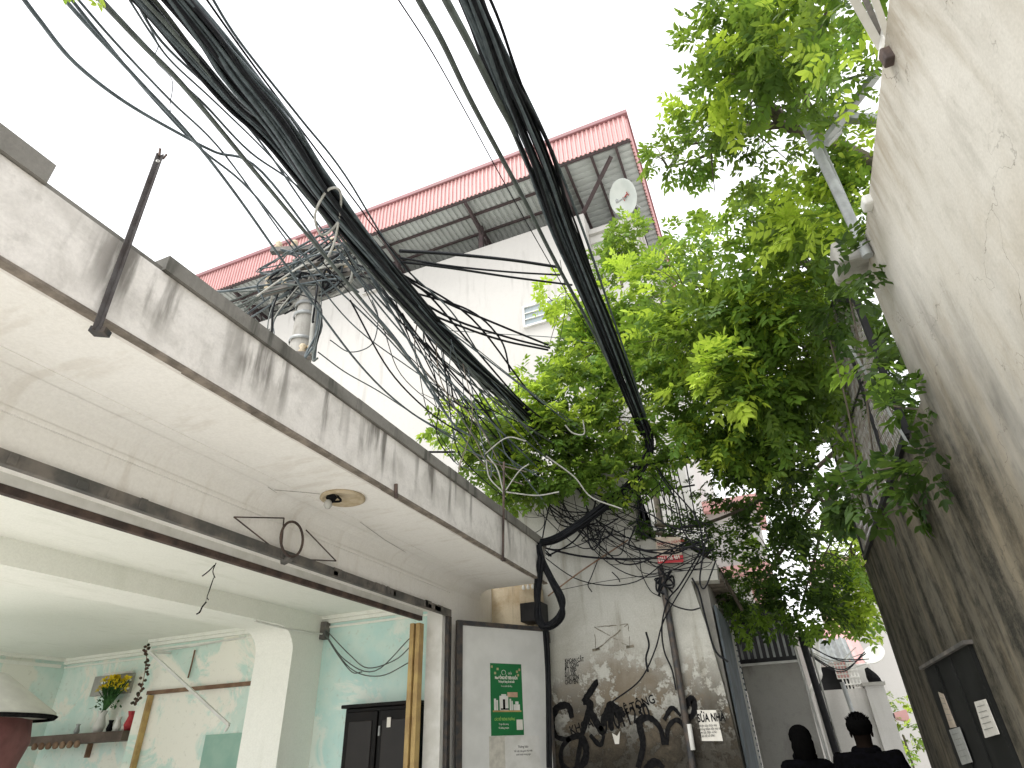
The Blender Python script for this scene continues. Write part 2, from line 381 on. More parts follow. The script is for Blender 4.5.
for (x0, x1, yy) in ((XA - .0, XW - .2, YB), (-8.9, XB, YB), (XL, -8.9, YS)):
    for k, (d, z0, z1) in enumerate(((.09, ZC - .045, ZC - .001), (.05, ZC - .09, ZC - .046), (.025, ZC - .15, ZC - .125))): c.box(x0, x1, yy - d, yy - .001, z0, z1)
c.box(XL, XL + .08, YN, YS - .09, ZC - .05, ZC - .001); c.box(XL + .001, XL + .03, YN, YS - .1, ZC - .15, ZC - .1)
c.build('cornice', M['room'], shop)
c = MB(); c.box(XW - .2, XL, YN, YS, G, G + .03); c.build('floor', M['ground'], shop)
# brown picture rail, yellow post, faint panel on plaster wall
pz = at(200, 688, 'Y', YB).z
c = MB(); c.box(-8.7, XB + .01, YB - .05, YB - .002, pz - .03, pz + .02); c.build('picture_rail', M['brown'], shop)
c = MB(); px_ = at(150, 697, 'Y', YB - .05).x; c.box(px_ - .01, px_ + .025, YB - .09, YB - .01, G, pz - .04); c.build('corner_strip', M['gold'], shop)
q0 = at(207, 735, 'Y', YB); q1 = at(246, 730, 'Y', YB)
c = MB(); c.box(q0.x, q1.x, YB - .02, YB - .002, G + .1, q0.z); c.build('wall_panel', m_plain('green_panel', (.25, .42, .35), (.32, .48, .4), s=3), shop)
# pole-mounted rod (fluorescent bracket)
t = thing('wall_bracket', 'white slanting bracket arm fixed high on the peeling mint wall inside', 'bracket')
a0 = at(150, 652, 'Y', YB - .35); a1 = at(229, 725, 'Y', YB - .35); a2 = at(225, 731, 'Y', YB - .35)
MB().beam(a0, a1, .035).build('arm', M['pale'], t); MB().beam(a1, a2 , .03).build('tip', M['pale'], t); MB().beam(a0, a0 + Vector((0, .34, .02)), .03).build('mount', M['pale'], t)
# garland
t = thing('garland', 'dark beaded garland hanging from the ceiling corner above the altar shelf', 'garland')
gp = spline([at(147, 645, 'Y', YB - .15), at(146, 665, 'Y', YB - .15), at(141, 690, 'Y', YB - .15), at(134, 705, 'Y', YB - .15)], 6)
MB().tube(gp, .006, 5).build('cord', M['brown'], t)
b = MB()
for i in range(34):
    q = gp[int(i / 34 * len(gp))] + Vector((rnd.uniform(-.05, .05), rnd.uniform(-.03, .03), rnd.uniform(-.03, .03)))
    b.lathe([(0.001, -.022), (.02, -.01), (.022, .008), (.001, .022)], 6, q)
b.build('beads', m_plain('dark_bead', (.10, .05, .04), (.03, .04, .02), s=20), t)
# altar shelf + things on it
sl = at(38, 737, 'Y', YS - .2); sr = at(134, 726, 'Y', YS - .2)
t = thing('altar_shelf', 'dark wooden altar shelf on the mint wall of the back room', 'shelf')
MB().box(sl.x, sr.x, YS - .36, YS - .003, sl.z - .13, sl.z).build('board', m_plain('altar_board', (.15, .11, .09), (.08, .06, .05), s=4), t, .006)
MB().box(sl.x + 1.05, sl.x + 1.08, YS - .08, YS - .003, sl.z - .32, sl.z - .131).build('bracket', M['brown'], t)
for k in range(7): MB().lathe([(.001, -.02), (.05, -.02), (.05, .02), (.001, .02)], 8, (sl.x + .25 + k * .16, YS - .362, sl.z - .14), (0, 1, 0)).build('scallop', M['brown'], t)
SZ = sl.z + .001
def vase(px, h, mat, name='vase'):
    q = at(px, 730, 'Y', YS - .2); b = MB(); b.lathe([(.001, 0), (h * .2, 0), (h * .3, h * .3), (h * .16, h * .75), (h * .24, h), (h * .2, h), (h * .1, h * .7)], 12, (q.x, YS - .2, SZ)); return b, q
t = thing('flower_vase', 'pale vase of bright yellow chrysanthemums on the altar shelf', 'flowers')
b, q = vase(98, .3, None); b.build('vase', M['pale'], t)
fl = MB(); st = MB()
for i in range(64):
    a = rnd.uniform(0, 6.28); rr_ = rnd.uniform(0, .30); zz = SZ + .62 + rnd.uniform(0, .18) - rr_ * .2
    p1 = Vector((q.x + .1 + rr_ * math.cos(a), YS - .22 + .4 * rr_ * math.sin(a), zz))
    st.tube([(q.x, YS - .2, SZ + .26), ((q.x + p1.x) / 2, YS - .2, SZ + .45), p1], .006, 4)
    for k in range(7):
        d = Vector((rnd.uniform(-1, 1), rnd.uniform(-1, .3), rnd.uniform(-.3, 1))).normalized() * .045
        e = d.cross(Vector((0, .3, 1))).normalized() * .018
        fl.add([p1, p1 + d + e, p1 + d * 1.25, p1 + d - e], [(0, 1, 2, 3)])
for i in range(90):
    p1 = Vector((q.x + .07 + rnd.uniform(-.2, .2), YS - .2 + rnd.uniform(-.1, .08), SZ + rnd.uniform(.3, .6))); d = Vector((rnd.uniform(-1, 1), rnd.uniform(-1, 1), rnd.uniform(-.8, .8))).normalized() * .08; e = d.cross(Vector((0, 0, 1))).normalized() * .02
    st.add([p1, p1 + d * .5 + e, p1 + d, p1 + d * .5 - e], [(0, 1, 2, 3)])
fl.build('blossoms', M['flower'], t); st.build('stalks', M['stalk'], t)
for px, h, mt, lb in ((77, .14, 'galv', 'small steel incense bowl at the left end of the altar shelf'), (109, .16, 'ink', 'small black cup right of the flower vase on the altar shelf'), (116, .2, 'pale', 'white patterned porcelain cup on the altar shelf'), (128, .26, 'signred', 'red and white bottle at the right end of the altar shelf'), (123, .12, 'paper', 'tiny white cup beside the red bottle on the altar shelf')):
    b, q = vase(px, h, None); o = b.build('altar_cup' if h < .25 else 'altar_bottle', M[mt]); tag(o, lb, 'cup' if h < .25 else 'bottle')
# framed ledge behind flowers
t = thing('wall_vent', 'small wooden louvre vent high on the mint wall behind the yellow flowers', 'vent')
v0 = at(98, 677, 'Y', YS); v1 = at(131, 693, 'Y', YS)
MB().box(v0.x, v1.x, YS - .05, YS - .001, v1.z, v0.z).build('frame', M['cement'], t)
for k in range(3): MB().box(v0.x + .25, v1.x, YS - .09, YS - .051, v1.z + .05 + k * .12, v1.z + .08 + k * .12).build('slat', M['pale'], t)
# big shade with dark rim at the left
t = thing('market_parasol', 'pale parasol with a black rim folded over maroon cloth inside the shop', 'parasol')
u = at(-32, 718, 'Y', 4.6)
b = MB(); b.lathe([(.001, .48), (.22, .44), (.48, .26), (.80, .04), (.81, 0), (.78, 0), (.6, .08), (.001, .15)], 28, u); b.build('canopy', m_plain('pale_canvas', (.66, .67, .60), (.52, .52, .48), s=2), t)
b = MB(); b.lathe([(.80, .018), (.83, .0), (.80, -.03), (.76, -.028), (.79, -.003)], 28, u); b.build('rim', M['ink'], t)
b = MB(); b.tube([(u.x, u.y, G + .02), (u.x, u.y, u.z + .15)], .025, 8); b.build('pole', M['galv'], t)
b = MB(); n = 28; prf = [(.02, .02), (.58, -.02), (.60, -.25), (.55, -.5), (.56, -.9), (.5, -1.3)]
vs = []; fs = []
for i, (r_, z_) in enumerate(prf):
    for j in range(n): a = 2 * math.pi * j / n; rj = r_ * (1 + .07 * math.sin(5 * a + i)); vs.append((u.x + rj * math.cos(a), u.y + rj * math.sin(a), u.z + z_))
for i in range(len(prf) - 1):
    for j in range(n): fs.append((i * n + j, i * n + (j + 1) % n, (i + 1) * n + (j + 1) % n, (i + 1) * n + j))
b.add(vs, fs, True); b.build('drape', M['maroon'], t)
# dark doorway, its darkness built as a near-black cabinet
t = thing('dark_doorway', 'dark doorway by the mint wall just inside the door, modelled as a black cabinet', 'cabinet')
k0 = at(346, 709, 'Y', 6.75); k1 = at(408, 706, 'Y', 6.75)
MB().box(k0.x, k1.x + .1, 6.75, 6.99, G + .03, k0.z).build('carcass', M['doorway_dark'], t, .01)
MB().box(k0.x - .04, k1.x + .14, 6.7, 6.995, k0.z + .001, k0.z + .04).build('top', M['doorway_dark'], t, .01)
mx = (k0.x + k1.x + .1) / 2
for s0, s1 in ((k0.x + .03, mx - .01), (mx + .01, k1.x + .07)):
    d = MB().box(s0, s1, 6.72, 6.749, G + .1, k0.z - .04).build('door', M['doorway_dark'], t, .01)
    MB().box(s0 + .06, s1 - .06, 6.708, 6.719, k0.z - .75, k0.z - .14).build('panel', m_plain('doorway_panel', (.012, .009, .007), s=3, rough=.4), d, .006)
MB().box(mx + .14, mx + .19, 6.70, 6.707, k0.z - .22, k0.z - .12).build('sticker', M['paper'], t)
MB().box(mx + .03, mx + .05, 6.70, 6.719, k0.z - .3, k0.z - .2).build('handle', M['galv'], t)
j = MB().box(k0.x - .16, k0.x - .04, 6.9, 6.998, G, k0.z + .03).build('door_casing', M['mintblue'], shop)
# junction box and hanging wires inside
t = thing('junction_box', 'grey junction box with loose wires on the corner under the shop ceiling', 'electrical box')
jb = at(322, 630, 'Y', 6.93)
MB().box(jb.x - .08, jb.x + .08, 6.9, 6.998, jb.z - .12, jb.z + .1).build('box', M['rail'], t, .01)
for pts in ([(324, 632), (345, 660), (375, 671), (411, 637)], [(324, 632), (350, 668), (380, 676), (410, 662)], [(325, 634), (338, 655), (352, 672), (362, 672)], [(326, 630), (350, 655), (368, 668), (395, 660), (412, 645)]):
    MB().tube(spline([at(x, y, 'Y', 6.86) for x, y in pts], 6), .007, 5).build('wire', M['green_cable'], t)
wc = MB().tube([at(322, 634, 'Y', 6.9), at(288, 629, 'X', XA + .02), at(255, 621, 'X', XA + .02)], .012, 5).build('conduit', M['pale'], shop)
# conduit along plaster wall
MB().tube([at(150, 653, 'Y', YB - .03), at(200, 645, 'Y', YB - .03), at(246, 637, 'Y', YB - .03)], .012, 5).build('conduit', M['pale'], shop)
MB().tube(spline([at(195, 650, 'Y', YB - .03), at(191, 667, 'Y', YB - .03), at(188, 678, 'Y', YB - .03)], 3), .012, 5).build('conduit', M['brown'], shop)
# hanging string under the rail
t = MB()
for pts in ([(216, 563), (213, 571), (214, 578)], [(215, 565), (208, 571), (203, 576)], [(214, 578), (209, 590), (207, 597), (208, 600)], [(206, 602), (202, 607), (200, 612), (196, 614)]):
    t.tube(spline([at(x + rnd.uniform(-1, 1), y, 'X', -3.93) for x, y in pts], 4), rnd.uniform(.003, .006), 5)
t.tube(spline([at(214, 576, 'X', -3.93), at(209, 590, 'X', -3.93), at(205, 603, 'X', -3.93), at(198, 613, 'X', -3.93)], 4), .0015, 4)
tag(t.build('hanging_string', M['ink']), 'frayed black string dangling from the brown rail over the shop opening', 'string')
# soffit lamp
t = thing('ceiling_lamp', 'broken round ceiling lamp with a bare bulb on the canopy soffit', 'lamp')
L = at(343, 497, 'Z', 1.9)
b = MB(); b.lathe([(.001, -.0), (.185, -.0), (.19, -.018), (.165, -.03), (.15, -.016), (.001, -.016)], 36, (L.x, L.y, 1.899)); b.build('base', M['lampbase'], t)
b = MB(); b.tube([(L.x - .02, L.y - .1, 1.884), (L.x - .04, L.y - .12, 1.84)], .04, 9); b.tube(spline([(L.x + .02, L.y - .1, 1.87), (L.x + .03, L.y - .06, 1.84), (L.x - .03, L.y - .1, 1.83)], 4), .01, 5); b.build('socket', M['ink'], t)
b = MB(); b.lathe([(.02, .0), (.032, -.02), (.035, -.045), (.02, -.07), (.001, -.078)], 14, (L.x - .045, L.y - .125, 1.838)); b.build('bulb', M['bulb'], t)
# faint wires pinned to soffit
for k, pts in enumerate(([(274, 490), (300, 492), (320, 494)], [(268, 487), (285, 498), (305, 507)], [(360, 522), (385, 540), (407, 553)])):
    MB().tube([at(x, y, 'Z', 1.894) for x, y in pts], .0025, 4).build('pinned_wire', M['cement'], shop)
# iron ring and bracket
t = thing('iron_ring', 'rusty iron ring hanging below the canopy at the dark door rail', 'ring')
R0 = at(292, 539, 'X', XW + .10)
rt = (at(303, 539, 'X', XW + .1) - at(281, 537, 'X', XW + .1)) * .5; ru = (at(293, 521, 'X', XW + .1) - at(292, 556, 'X', XW + .1)) * .5
MB().tube([R0 + rt * math.cos(a) + ru * math.sin(a) for a in [i * 2 * math.pi / 28 for i in range(29)]], .011, 7, False).build('ring', M['rust'], t)
MB().beam(R0 - ru, R0 - ru + Vector((-.09, 0, -.03)), .05).build('clasp', M['rail'], t)
t = thing('wire_brackets', 'two thin rusty triangular brackets on the wall beside the iron ring', 'bracket')
for tri in ([(234, 517), (284, 518), (281, 554), (234, 517)], [(306, 530), (336, 561), (292, 559)]):
    for i in range(len(tri) - 1): MB().tube([at(*tri[i], 'X', XW + .04), at(*tri[i + 1], 'X', XW + .04)], .006, 5).build('rod', M['rust'], t)
# angle iron on the fascia
t = thing('angle_iron', 'rusty perforated angle iron standing up past the canopy parapet', 'metal post')
ab = at(99, 330, 'X', XF + .05); at_ = at(162, 155, 'X', XF + .05)
d = at_ - ab
b = MB(); b.beam(ab, at_, .026, .006, up=(0, 1, 0)); b.beam(ab + Vector((-.012, -.012, 0)), at_ + Vector((-.012, -.012, 0)), .006, .026, up=(0, 1, 0)); b.build('bar', m_plain('grey_angle_iron', (.10, .095, .095), (.055, .045, .042), s=6), t)
b = MB(); b.beam(ab + Vector((-.05, 0, .01)), ab + Vector((.02, .03, 0)), .05, .03); b.build('foot', M['steel'], t)
b = MB(); b.beam(at_ + Vector((0, -.012, -.02)), at_ + Vector((-.004, -.02, .035)), .01); b.beam(at_ + Vector((0, .012, -.02)), at_ + Vector((.0, .022, .03)), .01); b.build('torn_tip', M['rust'], t)
b = MB(); b.lathe([(.006, 0), (.011, .002), (.006, .004)], 10, ab + d * .93 + Vector((.02, -.02, 0)), (1, -1, 0)); b.build('hole_rim', M['pale'], t)
b = MB(); r0 = at(503, 558, 'X', XF + .03); r1 = at(504, 462, 'X', XF + .03)
b.tube([r0, r1], .014, 7); b.box(r0.x - .02, r0.x + .02, r0.y - .03, r0.y + .03, r0.z - .03, r0.z)
tag(b.build('iron_rod', M['rust']), 'thin rusty rod fixed upright to the far end of the canopy fascia', 'rod')
b = MB(); b.tube([at(396, 498, 'X', XF + .02), at(396, 484, 'X', XF + .02)], .016, 6)
tag(b.build('pipe_stub', M['rust']), 'short rusty pipe stub on the middle of the canopy fascia', 'pipe')

# ------------------------------------------------------------------ door leaf with posters
dl = thing('open_door_leaf', 'grey sheet metal door leaf with dark frame standing open beside the shop', 'door')
H0 = Vector((-3.62, 6.93, 0)); dx = (Vector((-2.87, 8.10, 0)) - H0); W = dx.length; dx.normalize(); dn = Vector((dx.y, -dx.x, 0)) # faces the camera side
ZT = 1.385
def leaf_box(u0, u1, z0, z1, n0, n1, mb=None):
    mb = mb or MB(); vs = []
    for n_ in (n0, n1):
        for (u_, z_) in ((u0, z0), (u1, z0), (u1, z1), (u0, z1)): vs.append(H0 + dx * u_ + dn * n_ + Vector((0, 0, z_)))
    mb.add(vs, [(0, 1, 2, 3), (7, 6, 5, 4), (0, 4, 5, 1), (1, 5, 6, 2), (2, 6, 7, 3), (3, 7, 4, 0)]); return mb
leaf_box(.06, W - .03, G + .1, ZT - .05, 0, .012).build('panel', M['panel'], dl)
fr = leaf_box(0, .075, G + .05, ZT, -.02, .035); leaf_box(W - .035, W, G + .05, ZT, -.02, .035, fr); leaf_box(.076, W - .036, ZT - .055, ZT, -.02, .034, fr); leaf_box(.076, W - .036, G + .05, G + .12, -.02, .034, fr); fr.build('frame', M['steel'], dl, .004)
leaf_box(W - .075, W + .012, ZT - .2, ZT - .06, .036, .06).build('hinge', M['steel'], dl)
def leaf_pt(px, py):
    d_ = ray(px, py); s_ = (H0 + dn * .013).dot(dn) / d_.dot(dn); q_ = d_ * s_; return (q_ - H0).dot(dx), q_.z
u0, zt = leaf_pt(490, 663); u1, zb_ = leaf_pt(524, 735)
po = thing('green_poster', 'dark green advertising poster with white lettering on the grey door leaf', 'poster')
leaf_box(u0, u1, zb_, zt, .0125, .0145).build('sheet', M['postergreen'], po)
PW = u1 - u0; PH = zt - zb_
def LP(u_, v_, n_=.0155): return H0 + dx * (u0 + u_ * PW) + dn * n_ + Vector((0, 0, zb_ + v_ * PH))
UP = Vector((0, 0, 1))
def ptext(s_, u_, v_, hgt, mat, xs=1.0, bold=.0): return text(s_, hgt * PH, mat, po, LP(u_, v_), dx, UP, 'CENTER', bold, 'lettering', xs)
ptext('Mua ĐỒNG HỒ TRÊN KHỐN', .5, .775, .055, M['paper'], .62, .002); ptext('Thượng tủ hàng xả mới nhất', .5, .725, .042, M['paper'], .62, .001); ptext('Tủ mua nhiều tiền đồng', .5, .665, .03, M['paper'], .7)
ptext('CÁC ĐỒ TRÔNG THƯỜNG', .42, .20, .05, M['lightgreen'], .62, .001); ptext('Tư gia đình nông', .38, .14, .035, M['paper'], .75); ptext('Tổ đường chuyên', .38, .09, .035, M['paper'], .75); ptext('chốt', .62, .845, .05, M['paper'], .8)
b = MB(); c0 = LP(.42, .87); b.tube([c0 + dx * (.05 * PW * 1.3 * math.cos(a)) + UP * (.035 * PH * math.sin(a)) for a in [i * .55 - 1 for i in range(11)]], .003, 4); b.build('logo_ring', M['paper'], po)
def pbox(u_, v_, w_, h_, mat, nm='picture', n1=.0165):
    mb = MB(); vs = []
    for n_ in (.0146, n1):
        for (a_, b_) in ((u_, v_), (u_ + w_, v_), (u_ + w_, v_ + h_), (u_, v_ + h_)): vs.append(LP(a_, b_, n_))
    mb.add(vs, [(0, 1, 2, 3), (7, 6, 5, 4), (0, 4, 5, 1), (1, 5, 6, 2), (2, 6, 7, 3), (3, 7, 4, 0)]); return mb.build(nm, mat, po)
pbox(.06, .315, .88, .022, M['gold'], 'picture', .0168)
for a_, w_, h_ in ((.1, .06, .16), (.17, .05, .14), (.58, .05, .16), (.64, .04, .13)): pbox(a_, .338, w_, h_, M['pale'])
pbox(.27, .338, .27, .20, M['pale']); pbox(.37, .36, .07, .13, M['ink'], 'picture', .0172); pbox(.30, .345, .24, .02, M['ink'], 'picture', .0174); pbox(.33, .54, .15, .02, M['pale'])
pbox(.70, .338, .2, .08, M['pale']); pbox(.76, .42, .1, .04, M['pale']); pbox(.52, .52, .32, .07, m_plain('peach', (.6, .4, .28), s=9)); pbox(.78, .07, .19, .14, M['paper'])
for a_, b_ in ((.02, .93), (.12, .84), (.2, .9), (.85, .82), (.9, .9), (.82, .87)): pbox(a_, b_, .06, .035, m_plain('floral', (.45, .40, .22), s=30))
pp = thing('white_notices', 'two white paper notices taped under the green poster on the door leaf', 'notice')
u0b, ztb = leaf_pt(489, 736); u1b, _ = leaf_pt(539, 737)
leaf_box(u0b, u0b + (u1b - u0b) * .34, ztb - .5, ztb - .005, .0125, .0150).build('sheet', M['sign'] if 0 else m_plain('cream_paper', (.62, .60, .53), s=10), pp)
leaf_box(u0b + (u1b - u0b) * .30, u1b, ztb - .47, ztb - .01, .0151, .0162).build('sheet', M['pale'], pp)
o1 = H0 + dx * (u0b + (u1b - u0b) * .66) + dn * .017
text('Thông báo', .035, M['ink'], pp, o1 + UP * (ztb - .13), dx, UP, 'CENTER'); text('Về việc thu gom rác thải', .026, M['ink'], pp, o1 + UP * (ztb - .17), dx, UP, 'CENTER'); text('sinh hoạt trong ngõ', .026, M['ink'], pp, o1 + UP * (ztb - .205), dx, UP, 'CENTER')

# ------------------------------------------------------------------ graffiti wall house
YG = 8.2
gw = thing('plastered_house', 'stained pale house wall with graffiti facing the alley beyond the shop', 'house')
prof = [at(x, y, 'Y', YG) for x, y in ((629, 543), (640, 540), (655, 538), (672, 541), (690, 549), (704, 557), (716, 562), (718, 580), (691, 581), (698, 602), (706, 625), (722, 680), (744, 768))]
prof = [(p.x, p.z) for p in prof]; xe = prof[-1][0]
poly = [(-3.95, G), (-3.95, 3.42), (-1.47, 3.46), (-1.47, prof[0][1])] + prof[:] + [(xe, G)]
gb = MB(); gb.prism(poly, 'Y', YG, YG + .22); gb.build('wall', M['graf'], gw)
# house body behind
gb = MB(); gb.box(-3.95, xe - .02, YG + .22, 10.99, G, 1.80); gb.box(-3.95, -1.52, YG + .22, 10.6, 1.80, 3.2); gb.build('wall', M['cement'], gw)
sb = MB(); zs = prof[7][1]; sb.box(-1.2, prof[6][0] + .02, YG + .221, 11.1, zs + .06, zs + .14); sb.build('awning_slab', M['grime'], gw)
sb = MB(); q = at(711, 607, 'Y', 9.0); sb.box(q.x - .09, q.x + .09, 9.0, 9.05, q.z - .02, q.z + .03); sb.build('lamp_strip', M['pale'], gw)
sb = MB(); sb.box(xe + .002, xe + .03, 8.5, 10.9, G, 1.5); sb.build('side_door', M['doorgrey'], gw)
sb = MB(); sb.box(xe - .018, xe + .05, 10.2, 10.26, G, 1.5)
for k in range(40): sb.box(xe + .05, xe + .07, 10.19, 10.27, G + k * .075, G + k * .075 + .045)
sb.build('door_edge', M['pale'], gw)
# ochre wall portion behind the slab end: reads as older plaster
ob = MB(); ob.box(-3.72, -2.93, YG - .03, YG - .002, G, 2.4); ob.build('old_plaster', M['ochre'], gw)
# faint rectangle mark with cross
fp_ = m_plain('faded_paint', (.12, .11, .08), (.25, .22, .17), s=30); yp = YG - .004
qs = [at(594, 627, 'Y', yp), at(628, 624, 'Y', yp), at(630, 647, 'Y', yp), at(596, 650, 'Y', yp)]
for i, j in ((0, 1), (1, 2), (3, 0), (0, 2), (1, 3)):
    b = MB(); wv = .008 if i in (0, 1) and j in (1, 2) else .012
    n_ = 9; pts = [qs[i].lerp(qs[j], t_ / n_) + Vector((rnd.uniform(-.006, .006), 0, rnd.uniform(-.006, .006))) for t_ in range(n_ + 1)]
    for k in range(n_): 
        if rnd.random() < .85: b.beam(pts[k], pts[k + 1], .004, wv * rnd.uniform(.5, 1.5), up=(0, 0, 1))
    b.build('paint_stroke', fp_, gw)
for k in (2, 3): MB().beam(qs[k] + Vector((-.05, 0, 0)), qs[k] + Vector((.05, 0, .01)), .004, .03).build('paint_stroke', fp_, gw)
def flat_strip(mb, pts, wd, y, sub=6):
    """brush stroke lying on the wall plane"""
    P = spline([at(x, yy, 'Y', y) for x, yy in pts], sub); n_ = len(P)
    ws = [wd * (.65 + .35 * math.sin(math.pi * min(1, (i + 1) / n_ * 1.2))) * rnd.uniform(.85, 1.12) for i in range(n_)]
    top = []; bot = []
    for i, p_ in enumerate(P):
        d_ = (P[min(i + 1, n_ - 1)] - P[max(i - 1, 0)]).normalized(); s_ = Vector((-d_.z, 0, d_.x)) * ws[i] / 2
        top.append(p_ + s_); bot.append(p_ - s_)
    k = len(mb.v); mb.v += [tuple(x) for x in top + bot + [t_ + Vector((0, .0025, 0)) for t_ in top + bot]]
    for i in range(n_ - 1): mb.f.append((k + i, k + i + 1, k + n_ + i + 1, k + n_ + i)); mb.smooth.append(False)
strokes = [  # heavy looping graffiti
    [(572, 718), (568, 706), (557, 708), (552, 722), (556, 736), (568, 740)], [(566, 740), (580, 736), (586, 748), (584, 762), (572, 772), (562, 764), (562, 748), (570, 738)],
    [(583, 702), (589, 694), (596, 683), (598, 682)], [(583, 702), (590, 703), (588, 715), (582, 735), (576, 770)], [(588, 704), (596, 722), (604, 734), (600, 726)],
    [(602, 726), (607, 712), (611, 704), (616, 710), (622, 722)], [(611, 705), (610, 728)], [(612, 705), (625, 716)],
    [(638, 768), (643, 745), (640, 728), (640, 720), (650, 718), (660, 728), (664, 745)], [(667, 745), (668, 728), (676, 720), (684, 726), (690, 740), (694, 762)],
    [(664, 720), (672, 708), (681, 716)], [(684, 712), (688, 702), (693, 700), (694, 712), (688, 720)], [(590, 735), (600, 745), (604, 735)], [(645, 770), (655, 762), (664, 768)]]
b = MB()
for i, s_ in enumerate(strokes): flat_strip(b, s_, .085 if i not in (9, 10, 12) else .055, YG - .005 - .0004 * i)
b.build('graffiti', M['ink'], gw)
xd = Vector((1, 0, 0))
def wtext(s_, px, py, hpx, mat=None, xs=1.0, tilt=0.0, bold=.002, par=None, y=YG - .006):
    o_ = at(px, py, 'Y', y); hh = hpx / 597 * o_.length * 1.35
    x_ = Vector((math.cos(tilt), 0, math.sin(tilt))); u_ = Vector((-math.sin(tilt), 0, math.cos(tilt)))
    return text(s_, hh, mat or M['ink'], par or gw, o_, x_, u_, 'LEFT', bold, 'stencil_lettering', xs)
wtext('KHOAN CẮT BÊ TÔNG', 571, 735, 7, xs=.8, tilt=.26); wtext('095011230', 598, 735, 13, xs=.62, tilt=.22, bold=.004)
for k, s_ in enumerate(('KHOAN CẮT', 'BÊ TÔNG', 'ĐT 0985', '011 230', 'THỢ SƠN', 'CHUYÊN')): wtext(s_, 565, 663 + k * 4.3, 3.6, xs=.62, bold=.001)
# notices
n1 = thing('repair_notice', 'white paper notice headed SỬA NHÀ pasted on the graffiti wall', 'notice')
a_ = [at(x, y, 'Y', YG - .012) for x, y in ((697, 710), (716, 710), (723, 741), (702, 741))]
b = MB(); b.add(a_ + [q_ + Vector((0, .006, 0)) for q_ in a_], [(0, 1, 2, 3), (7, 6, 5, 4), (0, 4, 5, 1), (1, 5, 6, 2), (2, 6, 7, 3), (3, 7, 4, 0)]); b.build('sheet', M['paper'], n1)
o_ = at(698, 722, 'Y', YG - .014); text('SỬA NHÀ', .115, M['ink'], n1, o_, xd, UP, 'LEFT', .004, 'lettering', .62)
for k, s_ in enumerate(('Nhận sửa chữa nhà', 'chống thấm dột mái tôn', 'sơn bả điện nước', 'Liên hệ số 0961')): text(s_, .035, M['ink'], n1, at(699 + k * .6, 727 + k * 3.4, 'Y', YG - .014), xd, UP, 'LEFT', .0, 'lettering', .72)
b = MB(); a_ = [at(x, y, 'Y', YG - .012) for x, y in ((612, 733), (617, 736), (620, 731), (619, 744), (615, 744))]; b.add(a_, [(0, 1, 2, 3, 4)]); b.add([q_ + Vector((0, .004, 0)) for q_ in a_], [(4, 3, 2, 1, 0)])
tag(b.build('paper_scrap', M['paper']), 'torn white paper scrap stuck in the middle of the graffiti', 'paper')
# vertical conduit
b = MB(); b.tube(spline([at(660, 566, 'Y', YG - .06), at(666, 600, 'Y', YG - .05), at(676, 660, 'Y', YG - .05), at(688, 735, 'Y', YG - .05), at(693, 768, 'Y', YG - .05)], 6), .042, 10)
p0 = at(693, 768, 'Y', YG - .05); b.tube([p0, (p0.x, p0.y, G)], .042, 10)
tp = thing('drain_pipe', 'dark drain pipe running down the graffiti wall below the small sign', 'pipe'); b.build('pipe', M['steel'], tp)
b = MB()
for i in range(6):
    q_ = at(664, 582, 'Y', YG - .08); b.tube(spline([q_ + Vector((rnd.uniform(-.12, .12), rnd.uniform(-.04, .03), rnd.uniform(-.16, .16))) for _ in range(4)], 4), .012, 5)
b.build('cable_knot', M['black'], tp)
b = MB(); b.tube([at(689, 724, 'Y', YG - .1), at(693, 750, 'Y', YG - .1)], .028, 8); b.build('pipe_sleeve', M['pale'], tp)
# sign
sg = thing('phone_number_sign', 'small beige sign with a red phone number strip on the graffiti wall', 'sign')
a_ = [at(x, y, 'Y', YG - .10) for x, y in ((655, 537), (680, 537), (683, 562), (658, 563))]
def slab(a_, th, mat, nm, par): b = MB(); b.add(a_ + [q_ + Vector((0, th, 0)) for q_ in a_], [(0, 1, 2, 3), (7, 6, 5, 4), (0, 4, 5, 1), (1, 5, 6, 2), (2, 6, 7, 3), (3, 7, 4, 0)]); return b.build(nm, mat, par)
slab(a_, .02, M['sign'], 'board', sg); 
a2_ = [at(x, y, 'Y', YG - .105) for x, y in ((657, 556), (683, 555), (683.5, 562), (658, 563.5))]; slab(a2_, .004, M['signred'], 'strip', sg)
text('0961 936 464', .085, M['paper'], sg, at(658.5, 562, 'Y', YG - .107), (1, 0, .03), UP, 'LEFT', .002, 'lettering', .6)
text('NHẬN SỬA CHỮA NHÀ', .05, M['inkred'], sg, at(657.5, 545.5, 'Y', YG - .103), xd, UP, 'LEFT', .001, 'lettering', .66); text('THẠCH CAO SƠN BẢ', .05, M['ink'], sg, at(658, 549, 'Y', YG - .103), xd, UP, 'LEFT', .001, 'lettering', .66)
b = MB(); q_ = at(672, 551, 'Y', YG - .105); b.lathe([(.001, 0), (.022, 0), (.022, .004), (.001, .004)], 10, q_, (0, -1, 0)); b.build('hole', M['ink'], sg)
# railing of upright bars on the wall
rg = thing('bar_railing', 'black railing of tall upright bars on top of the graffiti wall', 'railing')
ry = YG + .1
x = -1.44; zl = at(655, 536, 'Y', ry).z
bars = MB()
while x < -.62:
    h_ = 3.55 + rnd.uniform(-.25, .15); MB().beam((x, ry, zl - .02), (x + rnd.uniform(-.05, .05), ry, h_), .016).build('bar', M['grill'], rg); x += .075
for zz in (zl + .06, zl + .62, zl + 1.05): MB().beam((-1.46, ry - .012, zz), (-.6, ry - .012, zz), .02).build('cross_rail', M['grill'], rg)

